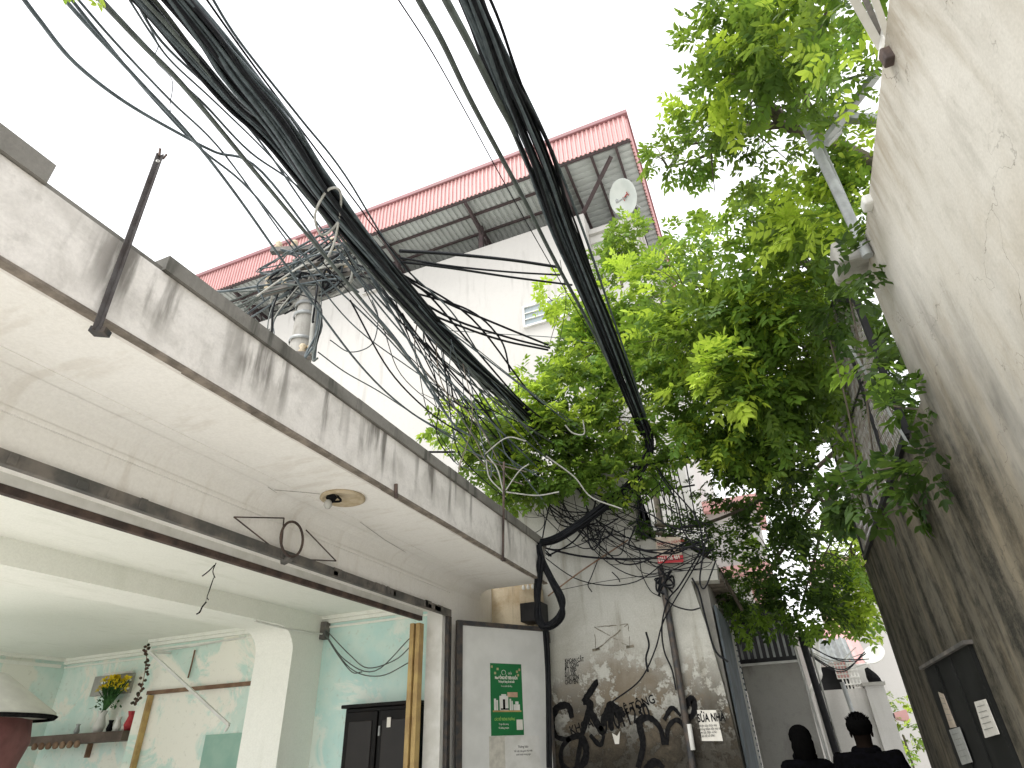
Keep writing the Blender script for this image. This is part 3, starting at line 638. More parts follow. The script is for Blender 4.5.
# wires box at shop corner
mb_ = thing('meter_box', 'black electric box hanging under the far end of the canopy', 'electrical box')
q0 = at(521, 604, 'Y', 7.9); 
MB().box(q0.x, q0.x + .30, 7.85, 8.14, q0.z - .24, q0.z).build('case', M['grill'], mb_, .01)
MB().box(q0.x - .06, q0.x + .24, 8.0, 8.15, q0.z + .01, q0.z + .2).build('bracket_plate', M['ochre'], mb_)
for k in range(4): MB().lathe([(.02, 0), (.025, .03), (.012, .06)], 8, (q0.x + .02 + k * .07, 7.97, q0.z + .2), (0, 0, 1)).build('insulator', M['pale'], mb_)

# ------------------------------------------------------------------ right wall
rw = thing('boundary_wall', 'tall stained cement boundary wall leaning over the right side of the alley', 'wall')
XR = 1.40
poly = [(-5, G), (-5, 3.6), (2.0, 3.53), (4.72, 3.46), (4.80, 3.0), (4.86, 2.14), (10.3, 2.12), (10.55, G)]
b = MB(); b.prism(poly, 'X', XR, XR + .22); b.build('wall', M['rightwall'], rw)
# dark niche in the wall, its darkness built as a black steel door
dz = .58; dy0, dy1 = 6.17, 8.36
b = MB(); b.box(XR - .035, XR - .002, dy0, dy1, G, dz); 
t = thing('dark_niche', 'dark niche low in the right wall, built as a black steel door with notices', 'door'); b.build('leaf', M['niche_black'], t)
b = MB(); b.box(XR - .07, XR - .001, dy0 - .05, dy1 + .05, dz + .001, dz + .03); b.build('lintel', M['rail'], t)
for yy in (6.9, 7.65): MB().box(XR - .05, XR - .036, yy, yy + .03, G, dz - .02).build('batten', M['niche_black'], t)
def wall_paper(pts, mat, label, nm='notice', off=.05):
    a_ = [at(x, y, 'X', XR - off) for x, y in pts]; b = MB(); b.add(a_ + [q_ + Vector((.006, 0, 0)) for q_ in a_], [(0, 1, 2, 3), (7, 6, 5, 4), (0, 4, 5, 1), (1, 5, 6, 2), (2, 6, 7, 3), (3, 7, 4, 0)])
    t_ = thing(nm, label, 'notice'); b.build('sheet', mat, t_)
    for k in range(5):
        f_ = .15 + k * .16; l_ = a_[0].lerp(a_[3], f_).lerp(a_[1].lerp(a_[2], f_), .15); r_ = a_[0].lerp(a_[3], f_).lerp(a_[1].lerp(a_[2], f_), .8)
        MB().beam(l_ - Vector((.002, 0, 0)), r_ - Vector((.002, 0, 0)), .0015, .004).build('text_line', m_plain('grey_ink', (.3, .3, .28), s=20) if k == 0 else bpy.data.materials['grey_ink'], t_)
greyp = m_plain('grey_paper', (.42, .43, .41), (.34, .35, .33), s=10)
wall_paper([(974, 702), (985, 699), (999, 734), (985, 738)], M['paper'], 'pale paper notice with printed lines on the dark niche, nearer one')
wall_paper([(949, 730), (959, 727), (972, 762), (962, 765)], greyp, 'grey paper notice low on the left edge of the dark niche', off=.06)
wall_paper([(938, 692), (943, 694), (956, 727), (950, 728)], M['sign'], 'narrow curling paper strip on the far edge of the dark niche', off=.055)
# pale stone blocks at the step in the wall
b = MB(); q_ = at(866, 197, 'X', 1.36); b.box(1.34, 1.6, q_.y + .02, q_.y + .14, q_.z - .04, q_.z + .05)
tag(b.build('coping_block', M['pale'], None, .02), 'small pale block on the edge of the tall right wall', 'block')
b = MB(); q_ = at(849, 256, 'Y', 4.6); b.box(q_.x - .12, q_.x + .2, 4.5, 4.85, q_.z - .12, q_.z + .12)
tag(b.build('concrete_block', M['cement'], None, .03), 'weathered concrete block among leaves where the tall wall ends', 'block')
b = MB(); q_ = at(884, 58, 'X', 1.36); b.box(1.35, 1.7, q_.y - .03, q_.y + .04, q_.z - .05, q_.z + .06)
tag(b.build('rusty_bracket', M['rust'], None, .01), 'rusty steel bracket on top of the right wall under the pale beams', 'bracket')
# steel frame above the wall
sf = thing('steel_frame', 'galvanised steel frame with braces standing above the right wall', 'steel frame')
def S(px, py, Y): return at(px, py, 'Y', Y)
A0 = S(797, 108, 4.4); A1 = S(868, 256, 4.4)
MB().tube([A0, A1], .04, 10).build('post', M['galv'], sf)
MB().tube([S(806, 112, 4.5), S(862, 240, 4.5)], .028, 8).build('post', M['galv'], sf)
MB().beam(S(812, 116, 4.4), S(884, 120, 4.4), .07).build('beam', M['galv'], sf)
MB().beam(S(826, 140, 4.3), S(878, 72, 3.9), .06).build('brace', M['galv'], sf)
MB().beam(S(730, 112, 4.8), S(880, 70, 3.9), .02).build('brace', M['steel'], sf)
MB().beam(S(826, 144, 4.3), S(842, 128, 4.3), .05).build('brace', M['galv'], sf)
MB().beam(S(851, -6, 2.5), S(880, 46, 2.9), .045).build('beam', M['pale'], sf); MB().beam(S(872, -8, 2.5), S(887, 34, 2.8), .035).build('beam', M['pale'], sf)
MB().beam(S(862, -8, 2.56), S(884, 42, 2.9), .03).build('beam', M['rail'], sf)
MB().beam(S(884, 26, 2.8), S(880, 60, 2.9), .02).build('tie', M['pale'], sf)

# chain link cage on the lower wall
cg = thing('chain_link_cage', 'rusty chain link cage leaning out from the top of the lower right wall', 'cage')
cb = [Vector((XR - .01, y_, 2.15)) for y_ in (9.9, 8.2, 6.6, 5.5)]
ct = [at(803, 345, 'Y', 8.6), at(826, 325, 'Y', 7.3), at(835, 300, 'Y', 6.3), at(856, 300, 'Y', 5.3)]
for i in range(4): MB().beam(cb[i], ct[i], .05).build('post', M['grill'], cg)
MB().beam(cb[0], cb[3], .06).build('bottom_rail', M['grill'], cg); 
for i in range(3): MB().beam(ct[i], ct[i + 1], .04).build('top_rail', M['grill'], cg)
for i in range(3): MB().beam(cb[i].lerp(ct[i], .5), cb[i + 1].lerp(ct[i + 1], .5), .025).build('mid_rail', M['grill'], cg)
MB().beam(at(913, 452, 'Y', 5.45), at(846, 340, 'Y', 5.45), .018).build('lit_edge', M['galv'], cg)  # rusty bar given pale steel so it looks lit
linkm = m_plain('chain_link', (.30, .30, .28), (.16, .13, .1), s=10)
for i in range(3):
    b = MB(); nu = int((cb[i] - cb[i + 1]).length / .07); nv = 26
    def pt(u_, v_): return cb[i].lerp(cb[i + 1], u_).lerp(ct[i].lerp(ct[i + 1], u_), v_)
    for s_ in (-1, 1):
        for k in range(-nv, nu + nv):
            prev = None
            for j in range(0, nv + 1, 1):
                u_ = (k + s_ * j * .5 + (0 if s_ > 0 else 0)) / nu; v_ = j / nv
                if 0 <= u_ <= 1:
                    q_ = pt(u_, v_)
                    if prev is not None: b.tube([prev, q_], .005, 3, False)
                    prev = q_
                else: prev = None
    b.build('mesh_panel', linkm, cg)

# ------------------------------------------------------------------ far end of the alley
w2 = thing('low_yard_wall', 'grey rendered yard wall with a black slatted railing on top', 'wall')
z2 = .985
b = MB(); b.box(xe + .035, .185, 11.0, 11.2, G, z2); b.box(.0, .185, 11.2, 14, G, z2 - .02); b.build('wall', M['cement'], w2)
MB().box(xe + .02, .20, 10.98, 11.22, z2 + .001, z2 + .035).build('coping', M['pale'], w2)
MB().box(xe + .02, .19, 11.04, 11.12, z2 + .036, z2 + .1).build('base_rail', M['grill'], w2)
x = xe + .06
while x < .17: MB().box(x, x + .035, 11.05, 11.1, z2 + .101, z2 + .62).build('slat', M['galv'], w2); x += .095
MB().box(xe + .02, .19, 11.04, 11.12, z2 + .621, z2 + .66).build('top_rail', M['grill'], w2)
b = MB(); b.box(xe - .6, .19, 11.6, 11.7, z2 - .3, z2 + 1.0); tag(b.build('dark_screen', M['grill']), 'dark screen behind the slatted railing of the yard wall', 'screen')
for (pa, pb, mt, r_, lb) in (((793, 640), (832, 772), 'pale', .02, 'pale thin pole at the right end of the grey yard wall'), ((801, 636), (842, 772), 'grill', .05, 'thick black pole between the grey yard wall and the pale wall'), ((808, 640), (847, 772), 'light_cable', .014, 'pale cable running down beside the thick black pole')):
    p0 = at(*pa, 'Y', 10.7); p1 = at(*pb, 'Y', 10.7); b = MB(); b.tube([(p1.x, p1.y, G), p1, p0], r_, 8); tag(b.build('slim_pole', M[mt]), lb, 'pole')
w3 = thing('pale_side_wall', 'pale rendered wall behind the two people at the end of the alley', 'wall')
c0, c1 = at(815, 697, 'Y', 12.5), at(882, 690, 'Y', 12.5)
b = MB(); b.box(c0.x, 1.10, 12.5, 12.7, G, .66); b.build('wall', M['white'], w3); b = MB(); b.box(1.102, 1.38, 12.42, 12.8, G, .68); b.build('pillar', M['white'], w3); MB().box(1.07, 1.41, 12.39, 12.83, .681, .73).build('pillar_cap', M['cement'], w3)
# hanging ornament on wall3
b = MB(); b.tube([at(820, 700, 'Y', 12.45), at(826, 715, 'Y', 12.45), at(833, 728, 'Y', 12.45)], .012, 5)
for (x_, y_) in ((823, 707), (828, 718), (832, 726)): b.lathe([(.001, -.06), (.03, 0), (.001, .06)], 6, at(x_, y_, 'Y', 12.44))
tag(b.build('knotted_string', M['ink']), 'black cord with knots hanging on the pale wall beside the pole', 'cord')
b = MB(); b.tube(spline([at(816, 640, 'Y', 12.3), at(818, 668, 'Y', 12.3), at(819, 676, 'Y', 12.3), at(812, 690, 'Y', 12.3), at(809, 700, 'Y', 12.3)], 5), .05, 9); tag(b.build('bent_pipe', M['pale']), 'white bent plastic pipe above the pale wall at the alley end', 'pipe')
b = MB(); b.tube([at(842, 682, 'Y', 12.3), at(856, 722, 'Y', 12.3)], .035, 8); q_ = at(856, 722, 'Y', 12.3); b.tube([q_, (q_.x, q_.y, G)], .035, 8); tag(b.build('thin_pipe', M['galv']), 'thin grey pipe leaning down the pale wall behind the taller person', 'pipe')
# corrugated awning, lattice, dark opening
t = thing('corrugated_awning', 'grey corrugated awning over the dark opening behind the pale wall', 'awning')
b = MB(); a_, b__ = at(808, 640, 'Y', 13.4), at(846, 640, 'Y', 13.4); zz0 = at(820, 664, 'Y', 12.9).z; zz1 = at(820, 640, 'Y', 13.5).z
n_ = 24; vs = []; 
for i in range(n_ + 1):
    xx = a_.x + (b__.x - a_.x) * i / n_; o_ = .03 * math.sin(i * math.pi / 2); vs += [(xx, 12.9, zz0 + o_), (xx, 13.5, zz1 + o_), (xx, 12.9, zz0 + o_ + .012), (xx, 13.5, zz1 + o_ + .012)]
fs = []
for i in range(n_): k = 4 * i; fs += [(k, k + 4, k + 5, k + 1), (k + 2, k + 3, k + 7, k + 6), (k, k + 2, k + 6, k + 4)]
b.add(vs, fs); b.build('sheet', M['galv'], t)
b = MB(); q0_, q1_ = at(812, 668, 'Y', 13.2), at(858, 700, 'Y', 13.2); b.box(q0_.x, q1_.x, 13.2, 13.3, G, q0_.z); b.build('dark_opening', M['grill'], t)
t = thing('lattice_screen', 'pale lattice window grille above the pale wall at the alley end', 'grille')
l0 = at(838, 664, 'Y', 12.6); l1 = at(866, 700, 'Y', 12.6)
for k in range(6): xx = l0.x + (l1.x - l0.x) * k / 5; MB().beam((xx, 12.6, l1.z + .02), (xx, 12.6, l0.z), .022).build('upright', M['pale'], t)
for k in range(6): zz = l1.z + .03 + (l0.z - l1.z - .03) * k / 5; MB().beam((l0.x, 12.585, zz), (l1.x, 12.585, zz), .022).build('crossbar', M['pale'], t)
t = thing('wire_basket', 'small pale wire basket hanging by the lattice grille', 'basket')
l0 = at(833, 662, 'Y', 12.2); l1 = at(850, 678, 'Y', 12.2)
for k in range(5): MB().beam(l0.lerp(Vector((l1.x, 12.2, l0.z)), k / 4), Vector((l0.x, 12.2, l1.z)).lerp(l1, k / 4), .014).build('wire', M['pale'], t)
for k in range(5): f_ = k / 4; MB().beam((l0.x, 12.19, l0.z + (l1.z - l0.z) * f_), (l1.x, 12.19, l0.z + (l1.z - l0.z) * f_), .014).build('wire', M['pale'], t)
MB().box(l0.x, l1.x, 12.21, 12.24, l1.z, l0.z).build('back', M['pinkroof'], t)
# far houses
hp = thing('pink_roof_house', 'distant house with a faded pink sloping roof beyond the lattice', 'house')
r_ = [at(832, 592, 'Y', 17), at(822, 640, 'Y', 15), at(858, 662, 'Y', 15), at(866, 655, 'Y', 17)]
b = MB(); b.add(r_ + [q_ - Vector((0, 0, .1)) for q_ in r_], [(0, 1, 2, 3), (7, 6, 5, 4), (0, 4, 5, 1), (1, 5, 6, 2), (2, 6, 7, 3), (3, 7, 4, 0)]); b.build('roof', M['pinkroof'], hp)
b = MB(); b.box(.2, 1.55, 17.1, 20, G, 2.2); b.build('wall', M['white'], hp)
b = MB(); q_ = at(829, 604, 'Y', 16.9); b.box(q_.x - .2, q_.x + .25, 16.9, 17.05, q_.z - .4, q_.z + .5); b.build('gable_panel', M['redroof'], hp)
hh = thing('red_eave_house', 'distant white house with red eaves seen through the leaves', 'house')
b = MB(); b.box(-4.5, -.4, 16, 20, G, 3.4); b.build('wall', M['white'], hh); 
b = MB(); b.box(-4.8, .2, 15.7, 20, 3.4, 3.62); b.box(-1.6, .4, 15.5, 18, 5.0, 5.25); b.build('roof', M['pinkroof'], hh); b = MB(); b.box(-1.4, .2, 15.8, 18, 3.62, 5.0); b.build('upper_wall', M['white'], hh)
b = MB(); q_ = at(874, 655, 'Y', 13.5); b.lathe([(.001, -.07), (.08, -.06), (.15, -.03), (.21, .02), (.20, .03), (.13, -.01), (.001, -.05)], 20, q_, (-.6, -1, .9))
tag(b.build('far_dish', M['pale']), 'white round dish beyond the lattice at the alley end', 'dish')
b = MB(); q_ = at(862, 682, 'Y', 13.0); b.box(q_.x - .18, q_.x + .2, 12.9, 13.2, .72, q_.z + .28); tag(b.build('water_tank_box', M['white'], None, .02), 'white box standing behind the pillar cap at the alley end', 'box')
b = MB(); b.tube(spline([at(866, 668, 'Y', 12.7), at(876, 682, 'Y', 12.7), at(883, 686, 'Y', 12.7)], 4), [.03, .06, .09, .1, .1, .09, .08, .07, .05], 8); tag(b.build('black_bag', M['ink']), 'black bag slung over the pillar at the alley end', 'bag')
fw = thing('far_white_house', 'distant white house closing the alley beside the right wall', 'house')
b = MB(); b.box(1.7, 6, 24, 28, G, 5); b.build('wall', M['white'], fw); b = MB(); b.box(1.6, 6.1, 23.8, 28, 5, 5.3); b.build('roof', M['redroof'], fw)
b = MB(); q_ = at(893, 716, 'Y', 15); b.prism([(q_.x - .2, q_.z), (q_.x + .25, q_.z - .1), (q_.x + .25, q_.z + .1)], 'Y', 14.9, 15.6); aw = thing('striped_awning', 'small red and white awning in the gap left of the right wall', 'awning'); b.build('red_panel', M['redroof'], aw)
b = MB(); b.box(q_.x - .35, q_.x + .02, 14.9, 15.6, q_.z - .06, q_.z + .07); b.build('white_panel', M['white'], aw)

# ------------------------------------------------------------------ big white building with red shed roof
bb = thing('white_building', 'tall white building behind with a red corrugated shed roof on its top', 'building')
b = MB(); b.box(-22, -2.35, 12, 24, G, 12.95); b.build('wall', M['bwhite'], bb)
b = MB(); b.box(-2.349, -1.05, 12.5, 24, G, 12.1); b.build('stair_tower', M['white'], bb)
b = MB(); b.box(-2.345, -.98, 12.40, 24.1, 12.101, 12.25); b.box(-2.345, -1.0, 12.44, 24.05, 12.251, 12.42); b.box(-2.345, -.92, 12.34, 24.2, 12.421, 12.60); b.build('cornice', M['white'], bb)
def corr_y(x0, x1, zf, y, pitch, amp, mat, name, parent, bot):
    pass
XRt = -.60; YF = 10.9; ZT2 = 15.02; ZB2 = 13.95
b = MB(); vs = []; x = XRt; n_ = 0; pitch = .13
seq = [(0, 0), (.035, 0), (.05, -.035), (.095, -.035), (.11, 0)]
xs_ = []
while x > -22.5:
    for dx_, dy_ in seq: xs_.append((x - dx_, dy_))
    x -= pitch
for (xx, dd) in xs_: vs += [(xx, YF + dd, ZB2), (xx, YF + dd, ZT2 - .08), (xx, YF + dd + .02, ZB2), (xx, YF + dd + .02, ZT2 - .08)]
fs = []
for i in range(len(xs_) - 1): k = 4 * i; fs += [(k, k + 1, k + 5, k + 4), (k + 2, k + 6, k + 7, k + 3), (k, k + 4, k + 6, k + 2)]
b.add(vs, fs); b.build('front_cladding', M['redroof'], bb)
b = MB(); vs = []; ys_ = []; y = YF + .05
while y < 24:
    for dy_, dd in seq: ys_.append((y + dy_, dd))
    y += pitch
for (yy, dd) in ys_: vs += [(XRt - dd, yy, ZB2), (XRt - dd, yy, ZT2 - .08), (XRt - dd - .02, yy, ZB2), (XRt - dd - .02, yy, ZT2 - .08)]
fs = []
for i in range(len(ys_) - 1): k = 4 * i; fs += [(k, k + 1, k + 5, k + 4), (k + 2, k + 6, k + 7, k + 3), (k, k + 4, k + 6, k + 2)]
b.add(vs, fs); b.build('side_cladding', M['redroof'], bb)
MB().box(-22.6, XRt + .08, YF - .09, YF + .1, ZT2 - .10, ZT2 + .06).build('ridge_trim', M['redtrim'], bb, .02)
MB().box(XRt - .1, XRt + .08, YF + .101, 24, ZT2 - .10, ZT2 + .06).build('ridge_trim', M['redtrim'], bb)
b = MB(); b.box(-22.5, XRt - .05, YF + .05, 24, ZT2 - .05, ZT2 - .01); b.build('roof', M['redroof'], bb)
# corrugated underside, ribs running along Y on the main part and along X at the right end
ZU = 14.02; vs = []; cs = []
x = -2.75
while x > -22.4:
    for dx_, dd in ((0, 0), (.05, 0), (.07, .04), (.12, .04), (.14, 0)): cs.append((x - dx_, dd))
    x -= .18
for (xx, dd) in cs: vs += [(xx, YF + .03, ZU + dd), (xx, 24, ZU + dd - .4)]
b = MB(); b.add(vs, [(2 * i, 2 * i + 1, 2 * i + 3, 2 * i + 2) for i in range(len(cs) - 1)]); b.build('underside', M['under'], bb)
vs = []; cs = []; y = YF + .03
while y < 24:
    for dy_, dd in ((0, 0), (.07, 0), (.09, .04), (.16, .04), (.18, 0)): cs.append((y + dy_, dd))
    y += .22
for (yy, dd) in cs: vs += [(-2.74, yy, ZU + dd), (XRt - .03, yy, ZU + dd - .02)]
b = MB(); b.add(vs, [(2 * i, 2 * i + 1, 2 * i + 3, 2 * i + 2) for i in range(len(cs) - 1)]); b.build('underside', M['under'], bb)
for yy in (11.55, 12.3, 13.0, 13.8, 14.8): MB().box(-22.4, -2.72, yy, yy + .06, ZU - .09 - (yy - 11) * .032, ZU - .02 - (yy - 11) * .032).build('purlin', M['redsteel'], bb)
for xx in (-1.05, -1.75, -2.5): MB().box(xx, xx + .07, YF + .05, 22, ZU - .12, ZU - .04).build('purlin', M['redsteel'], bb)
MB().beam((-22.4, YF + .06, ZB2 - .02), (XRt, YF + .06, ZB2 - .02), .06).build('eave_bar', M['redsteel'], bb)
for xx in (-2.75, -5.6, -8.6, -11.6, -14.6):
    b = MB(); b.beam((xx, 12.1, 12.94), (xx, 12.1, ZU - .1), .13); b.build('post', M['redsteel'], bb)
    b = MB(); b.beam((xx, YF + .08, ZU - .14), (xx, 15.5, ZU - .26), .08); b.beam((xx, YF + .2, ZU - .16), (xx, 14.2, ZU - 1.0), .06); b.beam((xx, 14.2, ZU - 1.0), (xx, 15.5, ZU - 1.0), .05)
    for k in range(5): ya = 11.8 + k * .6; b.beam((xx, ya, ZU - .2), (xx, ya + .3, ZU - .3 - (ya + .3 - 11.1) * .26), .04); b.beam((xx, ya + .3, ZU - .3 - (ya + .3 - 11.1) * .26), (xx, ya + .6, ZU - .2), .04)
    b.build('truss', M['redsteel'], bb)
for a_, b__, w_ in (((-2.7, 12.4, 12.9), (-1.2, YF + .3, ZU - .15), .09), ((-2.6, 14.0, ZU - .5), (-.8, 14.0, ZU - .5), .1), ((-2.5, 15, 12.9), (-1.0, 13.8, ZU - .4), .08), ((-2.7, 11.2, ZU - .2), (-2.65, 13.4, ZU - 1.0), .1), ((-2.7, 13.4, ZU - 1.0), (-2.65, 13.4, ZU - .1), .07), ((-2.65, 12.3, ZU - .6), (-2.65, 12.9, ZU - .1), .06)): MB().beam(a_, b__, w_).build('brace', M['redsteel'], bb)
# window
w0 = at(526, 327, 'Y', 12); w1 = at(570, 296, 'Y', 12)
wx0, wx1, wz0, wz1 = w0.x, w1.x, w0.z, w1.z
wf = MB(); wf.box(wx0 - .05, wx1 + .05, 11.92, 11.999, wz0 - .05, wz0); wf.box(wx0 - .05, wx1 + .05, 11.92, 11.999, wz1, wz1 + .05); wf.box(wx0 - .05, wx0, 11.92, 11.999, wz0, wz1); wf.box(wx1, wx1 + .05, 11.92, 11.999, wz0, wz1)
wo = wf.build('window', m_plain('window_white', (.82, .82, .8), s=3), bb)
MB().box(wx0, wx1, 11.97, 11.999, wz0, wz1).build('pane', M['glass'], wo)
g_ = MB()
for k in range(1, 3): zz = wz0 + (wz1 - wz0) * k / 3; g_.box(wx0, wx1, 11.93, 11.969, zz - .012, zz + .012)
g_.box((wx0 + wx1) / 2 - .02, (wx0 + wx1) / 2 + .02, 11.94, 11.965, wz0, wz1); g_.build('grille', M['pale'], wo)
v0 = at(368, 290, 'Y', 12); MB().box(v0.x - .1, v0.x + .7, 11.95, 11.999, v0.z - .15, v0.z + .2).build('vent', M['grill'], bb)
MB().box(v0.x - .14, v0.x + .74, 11.9, 11.999, v0.z - .2, v0.z - .151).build('vent_sill', M['white'], bb)
# satellite dish
sd = thing('satellite_dish', 'round pale satellite dish with a red mark on the building under the red roof', 'satellite dish')
D = at(626, 197, 'Y', 12.0)
ax_ = (Vector((-.35, -1.0, .15))).normalized()
b = MB(); R_ = .30 * 12.9 / 12; rad = .5
b.lathe([(.001, 0), (rad * .4, .02), (rad * .75, .07), (rad, .13), (rad + .015, .13), (rad * .75, .055), (.001, -.015)], 32, D, (-.62, -.6, -.5)); b.build('reflector', M['dish'], sd)
nrm_ = Vector((-.62, -.6, -.5)).normalized()
b = MB(); b.beam(D, D + nrm_ * .38 + Vector((0, 0, -.15)), .03); b.lathe([(.001, 0), (.04, 0), (.04, .09), (.001, .09)], 10, D + nrm_ * .38 + Vector((0, 0, -.15))); b.build('feed_arm', M['galv'], sd)
b = MB(); b.beam(D - nrm_ * .02, Vector((D.x - .1, 12.6, 12.62)), .04); b.beam(D, Vector((D.x + .3, 12.5, D.z - .1)), .03); b.build('mount', M['galv'], sd)
b = MB(); tq = D + nrm_ * .055
uu = nrm_.cross(UP).normalized(); vv = uu.cross(nrm_)
for s_ in (-1, 1): b.beam(tq + uu * (.10 * s_) - uu * .05 + vv * .05, tq + uu * (.10 * s_) - uu * .03 - vv * .07, .02)
b.beam(tq - uu * .14, tq + uu * .02, .03); b.build('red_mark', M['inkred'], sd)

# ------------------------------------------------------------------ utility pole
up_ = thing('utility_pole', 'weathered concrete utility pole with tangled wires rising behind the canopy', 'utility pole')
PB = atd(306, 322, 7.4); 
b = MB(); b.tube([(PB.x, PB.y, 2.15), (PB.x, PB.y, 3.5), (PB.x, PB.y, PB.z + .75)], [.15, .135, .115], 14); b.build('pole', M['cement'], up_)
pz_ = PB.z + .50
def crossarm(z_, a0_, l, wd=.07): c_ = Vector((PB.x, PB.y - .13, z_)); d_ = Vector((math.cos(a0_), math.sin(a0_), 0)); MB().beam(c_ - d_ * l, c_ + d_ * l, wd).build('crossarm', M['rail'], up_); return c_, d_
for z_, a_, l in ((pz_, .1, .62), (pz_ + .25, -.05, .75), (pz_ + .55, .35, .5), (PB.z - .55, .5, .22)):
    c_, d_ = crossarm(z_, a_, l)
    for k in (-.85, -.45, .5, .9): MB().lathe([(.03, 0), (.045, .02), (.025, .05), (.045, .08), (.03, .11), (.001, .115)], 10, c_ + d_ * (l * k) + Vector((0, 0, .036))).build('insulator', M['lampbase'], up_)
for zz in (PB.z + .05, PB.z - .3, PB.z + .2): MB().lathe([(.14, -.02), (.15, -.02), (.15, .02), (.14, .02)], 16, (PB.x, PB.y, zz)).build('clamp_band', M['galv'], up_)
MB().tube([(PB.x + .20, PB.y - .05, PB.z - .55), (PB.x + .17, PB.y - .08, PB.z + .25)], .035, 8).build('conduit', M['light_cable'], up_)
MB().tube([(PB.x + .26, PB.y - .05, PB.z - .65), (PB.x + .24, PB.y - .08, PB.z + .1)], .02, 8).build('conduit', M['slate'], up_)

# ------------------------------------------------------------------ cables
def cable(pts, r, mat, label, group=None, sub=7, n=6, parent=None, name='cable'):
    b = MB(); b.tube(spline(pts, sub), r, n); o = b.build(name, mat, parent)
    if not parent: tag(o, label, 'cable', group)
    return o
def wob(pts, a):
    """a smooth hand-hung irregularity along a cable"""
    return [p_ + Vector((rnd.gauss(0, a), rnd.gauss(0, a), rnd.gauss(0, a))) if 0 < i < len(pts) - 1 else p_ for i, p_ in enumerate(pts)]
def bundle(name, label, path, widths, nst, mats, rr_, twist=.5, jit=.02, spread_end=0.0):
    root = thing(name, label, 'cable bundle')
    C = [atd(x, y, d) for x, y, d in path]; m_ = len(C)
    for s_ in range(nst):
        a = rnd.uniform(0, 6.28); rho = math.sqrt(rnd.random()) * .93; tw = rnd.uniform(-twist, twist); pts = []
        for i, c_ in enumerate(C):
            d_ = (C[min(i + 1, m_ - 1)] - C[max(i - 1, 0)]).normalized(); u_ = d_.cross(UP).normalized(); v_ = u_.cross(d_)
            R_ = widths[i] / 2 / 597 * c_.length
            aa = a + tw * i; rh = rho + rnd.gauss(0, .10)
            pts.append(c_ + (u_ * math.cos(aa) + v_ * math.sin(aa) * .8) * R_ * rh + Vector((rnd.gauss(0, jit), rnd.gauss(0, jit), rnd.gauss(0, jit))) * (R_ * 2))
        cable(pts, rnd.uniform(*rr_), rnd.choice(mats), None, parent=root, sub=6)
    return root
SL = M['slate']; BK = M['black']; GC = M['green_cable']; LC = M['light_cable']
main = [(180, -40, 4.6), (206, 34, 4.8), (237, 74, 5.0), (276, 122, 5.3), (323, 190, 5.8), (368, 246, 6.4), (410, 295, 7.1), (455, 345, 7.9), (500, 388, 8.6), (545, 428, 9.2)]
main[0] = (152, -30, 4.6)
bundle('cable_bundle', 'thickest black cable bundle crossing the sky from top left to the leaves', main, [20, 22, 25, 26, 23, 18, 14, 12, 10, 8], 30, [SL, BK, SL], (.011, .018), .35)
low = [(118, -30, 4.5), (158, 16, 4.7), (195, 60, 4.9), (232, 103, 5.2), (268, 138, 5.5), (316, 198, 6.0), (366, 258, 6.6), (412, 310, 7.2), (460, 360, 7.9), (505, 398, 8.5), (540, 432, 9.0)]
bundle('cable_bundle', 'second cable bundle joining the thickest one from its left side', low, [13, 15, 15, 14, 13, 12, 13, 13, 14, 14, 12], 15, [SL, GC, BK], (.010, .016), .4)
rb = [(457, -40, 4.4), (482, 20, 4.6), (506, 80, 4.9), (538, 155, 5.5), (568, 235, 6.3), (600, 315, 7.3), (628, 385, 8.3), (646, 432, 8.9)]
bundle('cable_bundle', 'heavy black cable bundle crossing the red roof towards the tree', rb, [25, 26, 27, 28, 28, 25, 18, 12], 34, [SL, BK, BK], (.011, .018), .3)
bend = [(632, 400, 8.7), (648, 436, 8.75), (648, 455, 8.7), (634, 480, 8.6), (608, 503, 8.55), (580, 524, 8.5), (556, 539, 8.45), (536, 543, 8.3)]
bundle('cable_bundle', 'thick black cable bundle curving along the top of the graffiti wall', bend, [12, 10, 9, 9, 9, 9, 8, 7], 12, [BK], (.012, .019), .5)
coil = [(538, 545, 8.25), (543, 562, 8.2), (551, 580, 8.15), (561, 600, 8.12), (561, 615, 8.1), (552, 625, 8.1), (543, 626, 8.1), (538, 616, 8.1), (537, 596, 8.1), (539, 575, 8.1), (541, 556, 8.1)]
bundle('cable_coil', 'black cable coil looped at the corner where canopy meets graffiti wall', coil, [9, 9, 9, 9, 9, 9, 8, 8, 7, 7, 7], 14, [BK], (.014, .02), .6)
dn_ = [(546, 625, 8.15), (548, 655, 8.2), (549, 690, 8.25), (550, 768, 8.3)]
bundle('cable_bundle', 'black cables dropping behind the edge of the grey door leaf', dn_, [5, 5, 4, 4], 4, [BK], (.014, .02), .2)

